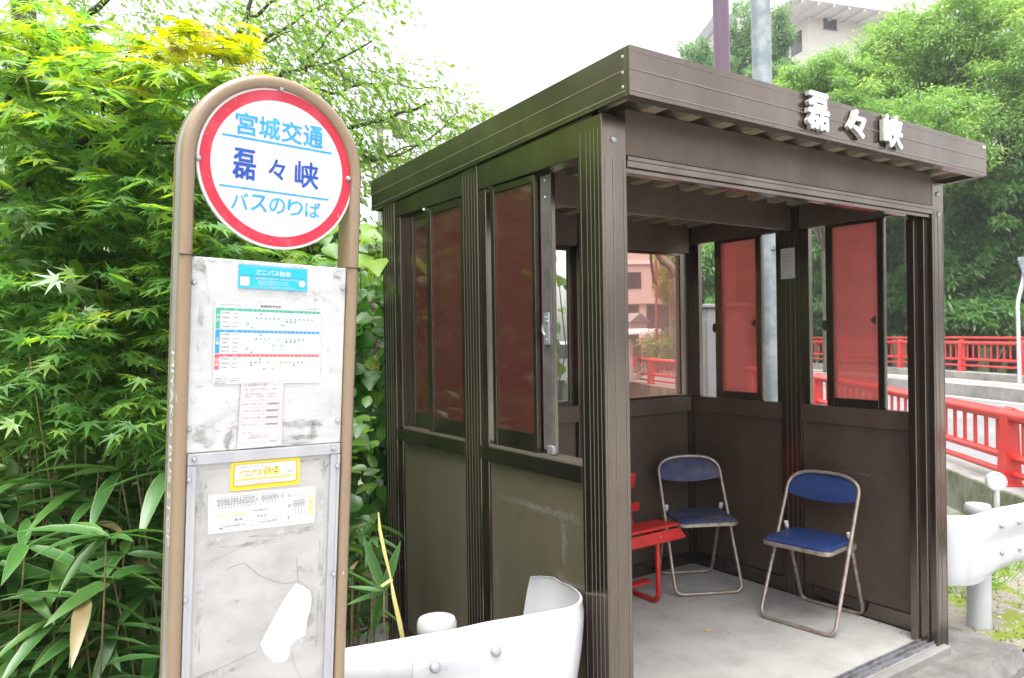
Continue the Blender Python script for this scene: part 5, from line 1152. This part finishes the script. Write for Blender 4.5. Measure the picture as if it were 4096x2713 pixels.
while cnt < 900:
    L_ = limbs[rng.integers(len(limbs))]; i = rng.integers(1, len(L_)); q = L_[i]+rng.normal(size=3)*np.array([.42, .42, .34])
    v = np.array(q)-np.array(EYE); dz = v@FXn; x = 1183.5+1729*(v@RXn)/dz; y = 784-1729*(v@UXn)/dz
    if not dens(x, y) or y > 440+30*rng.random() or y < -90: continue
    dd = RXn*(.7+.6*rng.normal())+FXn*.5*rng.normal()+np.array([0, 0, -.1+.35*rng.normal()])
    c.spray(q, dd, .35+.35*rng.random(), 11 if x > 560 else 13, .055, .45, .45, .0028, .8, .75, .05, .25, .5); cnt += 1
c.build(TT2, T_ovate(.5, .10, 1.15), M['lf_tall'], M['bark'])

# --- generic crowns of many leaf clumps
def clump_tree(name, base, crown_c, rad3, nclump, per, size, m, bark, label, tm=tm_dia, group=None, clump=.35, flat=.55, trunk_r=.15, limbs=12, rnd0=.5, cat='tree', origin=None, holes=.0, shape=None):
    root = tree_root(name, base, label, cat, group); c = Crown(); base = np.array(base, float); cc = np.array(crown_c, float); rad3 = np.array(rad3, float)
    c.limb([base, base*.5+cc*.5+rng.normal(size=3)*rad3*.05, cc+np.array([0, 0, rad3[2]*.25])], trunk_r, trunk_r*.4, 9, trunk_r*.25)
    cl = []
    while len(cl) < nclump:
        p = rng.normal(size=3); p = p/np.linalg.norm(p)*rng.random()**.42
        if shape == 'cone':
            p = np.array([0, 0, -1+2*rng.random()**1.35]); th = rng.random()*6.28; rr = (1-p[2])/2*(.35+.65*rng.random()); p[0], p[1] = rr*math.cos(th), rr*math.sin(th)
        cl.append(cc+p*rad3)
    for i in range(min(limbs, len(cl))):
        a = base+(cc-base)*(.45+.5*rng.random()); c.limb([a, (a+cl[i])/2+np.array([0, 0, .1*rad3[2]*rng.random()]), cl[i]], trunk_r*.35, trunk_r*.07, 5, rad3[0]*.03)
    cl = np.array(cl); k = np.repeat(np.arange(nclump), per); n = len(k); cs = clump*(.6+.8*rng.random(nclump))*rad3.mean()
    off = rng.normal(size=(n, 3))*cs[k][:, None]*np.array([.55, .55, .55*flat]); P_ = cl[k]+off
    N_ = off/cs[k][:, None]*1.1+np.array([0, 0, 1.0])+rng.normal(size=(n, 3))*.45; D_ = off+rng.normal(size=(n, 3))*cs[k][:, None]*.4; D_[:, 2] -= .35*cs[k]
    tone = rng.normal(size=nclump)*.16; r_ = np.clip(rnd0+tone[k]+rng.normal(size=n)*.18, 0, 1)
    leaves('foliage', tm, P_, D_, N_, size*(.6+.8*rng.random(n)), m, root, r_, root.location)
    c.wood.v = [tuple(Vector(p)-root.location) for p in c.wood.v]; c.wood.build('trunk', bark, root, smooth='all'); return root
def px(r, d): return r/1729*d
# thicket of shrubs and small trees behind the maple
for x, y, d, rx_, ry_, nc, lab in [(30, 560, 5.6, 300, 330, 110, 'dense dark green shrub behind the lower left maple branches'), (330, 620, 6.0, 260, 300, 110, 'dense green shrub standing behind the bus stop sign'), (620, 640, 6.4, 260, 260, 100, 'broad leafy shrub between the bus stop sign and the shelter'),
                                 (820, 700, 6.2, 150, 260, 60, 'dark shrub close behind the back corner of the shelter'), (-120, 360, 6.6, 320, 300, 90, 'bushy green tree at the far left behind the maple'), (330, 400, 8.5, 330, 200, 90, 'light green bushy tree far behind the maple, below the tall tree')]:
    cc = A3(x, y, d); clump_tree('shrub' if d < 6.5 else 'bushy_tree', (cc[0], cc[1], -.6), cc, (px(rx_, d), px(rx_, d)*.6, px(ry_, d)), nc, 80, .085, M['lf_thicket'], M['barkdark'], lab, tm_ov, clump=.20, flat=.5, trunk_r=.04, limbs=24, rnd0=.45 if d < 8 else .7, cat='shrub' if d < 6.5 else 'tree')

# unseen woodland added to the left, mirrored in and darkening the shelter's side
for x, y, h, w2 in ((-4.6, 2.4, 4.6, 1.8), (-6.2, 5.2, 8.5, 2.6), (-4.6, 8.0, 7.5, 2.2), (-8.5, 2.0, 8.0, 2.6), (-3.2, 4.8, 4.8, 1.4)):
    clump_tree('bushy_tree', (x, y, -.6), (x, y, h*.55), (w2, w2, h*.52), 90, 90, .11, M['lf_thicket'], M['barkdark'], 'unseen bushy tree added to the wood outside the left edge of the view', tm_ov, 'unseen woodland added outside the left edge of the view', clump=.22, flat=.6, trunk_r=.08, limbs=14, rnd0=.6)

# --- broad leaved vine climbing beside and behind the shelter
cc = A3(850, 800, 4.9); VN = tree_root('climbing_vine', (cc[0], cc[1], -.2), 'broad leaved climbing vine with reddish flower spikes at the back corner of the shelter', 'vine')
c = Crown()
for k_ in range(11):
    x = -.75+k_*.22 if k_ < 4 else -.1+(k_-4)*.22; y = 2.25+.25*rng.random(); c.limb([(x, y+.2, -.2), (x+.1*rng.normal(), y, .8), (x+.2*rng.normal(), y-.05, 1.6), (x+.2*rng.normal(), y-.05, 2.1+.3*rng.random())], .008, .003, 5, .03)
n = 0; P_, D_, N_, S_, R_ = [], [], [], [], []
while n < 900:
    if rng.random() < .62: p = A3(740+rng.random()*165, 520+rng.random()*760, 4.25+1.0*rng.random())
    else: p = np.array([-.1+1.75*rng.random(), 2.12+.5*rng.random(), .4+2.0*rng.random()])
    if p[0] > -.13 and p[1] < 2.10: continue
    if p[2] > 2.15 and rng.random() < .7: continue
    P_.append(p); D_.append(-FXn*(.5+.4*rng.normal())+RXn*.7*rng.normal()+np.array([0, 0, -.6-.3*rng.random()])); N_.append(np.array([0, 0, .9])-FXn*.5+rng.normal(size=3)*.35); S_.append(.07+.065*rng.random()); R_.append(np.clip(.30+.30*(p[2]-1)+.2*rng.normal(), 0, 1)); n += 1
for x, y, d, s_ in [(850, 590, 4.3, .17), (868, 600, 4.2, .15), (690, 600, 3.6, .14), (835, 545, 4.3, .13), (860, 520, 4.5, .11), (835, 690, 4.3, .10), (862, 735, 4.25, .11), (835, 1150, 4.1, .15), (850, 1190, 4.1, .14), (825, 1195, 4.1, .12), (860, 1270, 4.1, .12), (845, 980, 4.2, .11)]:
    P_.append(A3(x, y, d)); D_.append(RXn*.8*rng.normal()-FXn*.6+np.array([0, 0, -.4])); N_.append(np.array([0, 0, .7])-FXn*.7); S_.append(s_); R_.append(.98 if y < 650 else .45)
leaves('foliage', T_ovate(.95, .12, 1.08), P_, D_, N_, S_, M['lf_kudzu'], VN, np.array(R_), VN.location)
fl = [A3(868, 562, 4.2), A3(866, 640, 4.2), A3(872, 800, 4.2), A3(870, 835, 4.2), A3(862, 705, 4.2)]; 
for q_ in fl: leaves('flower_spike', tm_dia, q_+rng.normal(size=(26, 3))*np.array([.012, .012, .032]), rng.normal(size=(26, 3)), rng.normal(size=(26, 3)), .018, M['flower'], VN, None, VN.location)
c.build(VN, tm_ov, M['lf_kudzu'], M['barkdark'], wname='stems')

# --- bamboo grass at the lower left
def sasa(base, top, n, size, label, group='bamboo grass plants at the roadside', spread=1., up=.25):
    R = tree_root('bamboo_plant', base, label, 'plant', group); base, top = np.array(base, float), np.array(top, float)
    c = Crown(); q = c.limb([base, base*.5+top*.5+rng.normal(size=3)*.02, top], .0045, .003, 6, .004)
    P_, D_, N_, S_, R_ = [], [], [], [], []
    for k in range(n):
        th = 6.283*(k/n)+rng.normal()*.3; t = 0 if k < n*.7 else rng.random()*.45; p = top*(1-t)+base*t+rng.normal(size=3)*.006
        el = up+.45*rng.normal()*.6-(.3 if k % 3 == 0 else 0); P_.append(p); D_.append((math.cos(th)*spread, math.sin(th)*spread, el)); N_.append(np.array([0, 0, 1.])+rng.normal(size=3)*.25); S_.append(size*(.7+.45*rng.random())); R_.append(np.clip(.45+.22*rng.normal(), 0, .9) if rng.random() < .95 else 1.)
    leaves('foliage', tm_lance, P_, D_, N_, S_, M['lf_sasa'], R, np.array(R_), R.location); c.wood.v = [tuple(Vector(p)-R.location) for p in c.wood.v]; c.wood.build('culm', M['culm'], R, smooth='all'); return R
heads = [(245, 1240, 2.35, 13, .235, 'large bright bamboo grass plant fanning its leaves before the others')]
r = np.random.default_rng(17)
for k in range(96): heads.append((-90+r.random()*500, 1085+r.random()*490, 2.45+1.35*r.random(), 9, .24+.07*r.random(), None))
for x, y, d, n, s_, lab in heads:
    p = A3(x, y, d)
    if p[1] < .42: p[1] = .42+.2*r.random()
    sasa((p[0]+.10*r.normal(), p[1]+.15+.05*r.random(), -.16), p, n, s_, lab or 'long leaved bamboo grass plant in the roadside clump left of the sign')
for k in range(14):              # right of the sign, low by the shelter corner
    p = A3(800+r.random()*70, 1180+r.random()*230, 3.2+.8*r.random()); 
    if p[0] > -.2: p[0] = -.2-.2*r.random()
    sasa((p[0], p[1]+.1, -.16), p, 6, .16, 'small bamboo grass plant in the dark gap between sign and shelter', 'bamboo grass between the sign and the shelter')
sp_b = A3(893, 1480, 2.72); sp_t = A3(887, 1368, 2.72); sp_b[2] = -.05
SPR = tree_root('bamboo_shoot', sp_b, 'single bamboo shoot with two tall upright leaves against the shelter corner panel', 'plant'); c = Crown(); c.limb([sp_b, (sp_b+sp_t)/2, sp_t], .0045, .003, 8, .002)
DD = [A3(838, 1238, 2.70)-sp_t, A3(924, 1252, 2.70)-sp_t, A3(803, 1310, 2.6)-sp_t, A3(800, 1392, 2.6)-sp_t, A3(802, 1350, 2.75)-sp_t, A3(868, 1440, 2.72)-A3(889, 1398, 2.72), A3(858, 1470, 2.8)-sp_t]
leaves('foliage', T_lance(.17, .08), [sp_t]*5+[A3(889, 1398, 2.72), sp_t], DD, [-FXn+np.array([0, 0, .3])]*2+[np.array([0, 0, 1.])-FXn*.3]*3+[-FXn]*2, [np.linalg.norm(v) for v in DD], M['lf_sasa'], SPR, np.array([.5, .42, .45, .62, .5, .6, .3]), SPR.location)
c.wood.v = [tuple(Vector(p)-SPR.location) for p in c.wood.v]; c.wood.build('culm', M['culm'], SPR, smooth='all')
# dry stems among them, one object
m = MB()
for k in range(90):
    p = A3(-60+rng.random()*470, 1180+rng.random()*400, 2.8+1.6*rng.random()); q = p+np.array([.12*rng.normal(), .1*rng.normal(), .35+.45*rng.random()]); p[2] = -.16; m.tube([tuple(p), tuple((p+q)/2+rng.normal(size=3)*.015), tuple(q)], [.004, .0035, .002], 5)
tag(m.build('dry_stems', M['culm']), None, None, None, 'stuff')
n = 9000; P_ = np.stack([-2.6+2.4*rng.random(n), 1.3+3.6*rng.random(n), -.16+1.5*rng.random(n)**1.2], 1); P_ = P_[~((P_[:, 0] > -.25) & (P_[:, 1] < 2.1))]
D_ = rng.normal(size=P_.shape); D_[:, 2] = abs(D_[:, 2])*.4; N_ = rng.normal(size=P_.shape)*.4+np.array([0, 0, 1])
tag(leaves('undergrowth', tm_ov, P_, D_, N_, .05+.06*rng.random(len(P_)), M['lf_thicket'], None, .3*rng.random(len(P_))), None, None, None, 'stuff')

# --- trees on the right: bright crowns above, forest below
for x, y, d, rx_, ry_, nc, lab in [(1895, 255, 25, 125, 140, 140, 'pale green rounded tree just right of the galvanised pole below the hotel'), (2090, 185, 27, 140, 160, 160, 'pale green feathery tree in front of the hotel wall'), (2215, 110, 26, 150, 170, 170, 'tall pale green tree at the upper right against the sky'),
                                 (1995, 235, 26, 85, 100, 90, 'pale green round topped tree hiding the foot of the hotel wall'), (2120, 330, 23.5, 160, 120, 150, 'bright yellow green tree above the right end of the shelter roof'), (2350, 210, 24, 140, 210, 170, 'big bright green tree at the right edge of the view')]:
    cc = A3(x, y, d); clump_tree('bright_tree', (cc[0]+.3, cc[1], -1.5), cc, (px(rx_, d), px(rx_, d), px(ry_, d)), nc, 190, .115, M['lf_bright'], M['bark'], lab, tm_narrow, clump=.17, flat=.6, trunk_r=.16, limbs=26, rnd0=.42)
forest = [(2235, 500, 26, 130, 110), (2345, 470, 24, 120, 130), (2130, 560, 29, 150, 120), (2330, 640, 25, 130, 90), (2205, 640, 25, 110, 95), (2290, 735, 24, 120, 60), (2190, 745, 23.5, 80, 50), (2120, 700, 27, 110, 90), (2000, 560, 30, 140, 130), (1890, 600, 31, 130, 140), (1985, 700, 29, 120, 80), (1870, 720, 31, 110, 70), (1760, 640, 33, 130, 130), (1650, 620, 30, 90, 110), (1660, 730, 30, 100, 60), (1790, 750, 32, 90, 45), (2050, 460, 31, 140, 100)]
for i, (x, y, d, rx_, ry_) in enumerate(forest):
    cc = A3(x, y, d); clump_tree('forest_tree', (cc[0], cc[1], -2.2), cc, (px(rx_, d), px(rx_, d), px(ry_, d)), 90, 130, .17, M['lf_forest'], M['bark'], 'deep green leafy tree in the wood behind the far red railing', tm_narrow, 'trees of the wood behind the far railing', clump=.19, flat=.5, trunk_r=.14, limbs=16, rnd0=.5)
for x, y, d, rx_, ry_, nc, lab in [(1601, 145, 40, 40, 50, 30, 'small conifer left of the mauve pole'), (1716, 95, 42, 34, 100, 46, 'tall conifer between the mauve and galvanised poles'), (1806, 125, 41, 24, 105, 38, 'slender conifer just right of the galvanised pole'), (1645, 165, 41, 50, 34, 30, 'low bushy conifer behind the mauve pole'), (1745, 190, 40, 50, 50, 36, 'broad conifer at the foot of the galvanised pole top')]:
    cc = A3(x, y, d); clump_tree('conifer_tree', (cc[0], cc[1], 0), cc, (px(rx_, d), px(rx_, d), px(ry_, d)*1.1), nc, 170, .15, M['lf_cypress'], M['bark'], lab, tm_narrow, clump=.19, flat=1.2, trunk_r=.16, limbs=20, shape=None)
cc = A3(1555, 640, 36); clump_tree('willow_like_tree', (cc[0], cc[1], -.1), cc, (px(45, 36), px(45, 36), px(75, 36)), 60, 110, .16, M['lf_willow'], M['barkgrey'], 'yellow green feathery tree beyond the bridge, seen through the back window', tm_narrow, clump=.2, flat=1.2, trunk_r=.12)
# leaning grey trunk close behind the back window, one dead branch hanging
tb_ = A3(1574, 930, 6.4); TL = tree_root('leaning_tree', (tb_[0], tb_[1], -.3), 'grey leaning trunk with a crooked limb close behind the shelter back window', 'tree'); c = Crown()
c.limb([(tb_[0], tb_[1], -.3), A3(1572, 900, 6.4), A3(1566, 720, 6.4), A3(1562, 630, 6.4)], .040, .033, 14, .003); c.limb([A3(1562, 640, 6.4), A3(1552, 618, 6.4), A3(1528, 600, 6.4), A3(1513, 570, 6.4), A3(1508, 500, 6.4), A3(1530, 380, 6.4)], .034, .026, 12, .003)
c.build(TL, tm_ov, M['lf_kudzu'], M['barkgrey'], wname='trunk')
MB().tube([tuple(A3(*p)-np.array(TL.location)) for p in ((1503, 560, 6.3), (1505, 600, 6.3), (1510, 640, 6.3), (1518, 660, 6.3))], [.012, .012, .011, .006], 8).build('hanging_branch', M['barkdark'], TL, smooth=True)
# hedge beyond the bridge
cc = A3(1540, 770, 34); HD = clump_tree('hedge', (cc[0], cc[1], 0), (cc[0], cc[1], .9), (3.2, 1.0, .9), 50, 90, .12, M['lf_forest'], M['bark'], 'low clipped hedge behind the far end of the bridge', tm_narrow, clump=.25, trunk_r=.04, cat='hedge')
# grass, moss and pebbles beside the right guardrail
m_l = []; n = 420; gx = np.concatenate([3.45+.5*rng.random(n//2), 3.9+1.0*rng.random(n//2)]); gy = .32+.55*rng.random(n)
D_ = rng.normal(size=(n, 3))*.6; D_[:, 2] = .9
tag(leaves('grass', T_lance(.05, .3), np.stack([gx, gy, -.09+0*gx], 1), D_, rng.normal(size=(n, 3)), .10+.14*rng.random(n), M['grass']), None, None, None, 'stuff')
n = 5200; gx = 2.5+2.6*rng.random(n); gy = -.20+1.3*rng.random(n); pat = np.sin(gx*7.1+np.sin(gy*5)*2)+np.sin(gy*9.3+gx*3.1)+.9*rng.normal(size=n); keep = (pat > .7) & ~((gx < 2.84) & (gy < .9*0+2.2)); gx, gy = gx[keep], gy[keep]; n = len(gx)
D_ = rng.normal(size=(n, 3)); D_[:, 2] = .5+abs(D_[:, 2]); tag(leaves('moss', tm_dia, np.stack([gx, gy, -.085+0*gx], 1), D_, rng.normal(size=(n, 3)), .014+.016*rng.random(n), M['moss']), None, None, None, 'stuff')
pb = MB(); 
for k in range(900):
    x, y = 2.83+2.2*rng.random(), -.20+1.2*rng.random(); s_ = .004+.010*rng.random()**2; pb.dome((x, y, -.082), (rng.normal()*.3, rng.normal()*.3, 1), s_, s_*.8, 5)
tag(pb.build('pebbles', M['pebble'], smooth=True), None, None, None, 'stuff')

# ------------------------------------------------------------------ thin haze in the air
hz = bpy.data.materials.new('thin_air'); hz.use_nodes = True; t = hz.node_tree; t.nodes.clear(); o = N(t, 'ShaderNodeOutputMaterial'); v = N(t, 'ShaderNodeVolumePrincipled')
v.inputs['Color'].default_value = (.93, .96, .97, 1); v.inputs['Density'].default_value = .0012; v.inputs['Anisotropy'].default_value = .2; t.links.new(v.outputs[0], o.inputs['Volume'])
tag(MB().box(-130, 170, -70, 170, -2.6, 37).build('haze', hz), None, None, None, 'stuff')
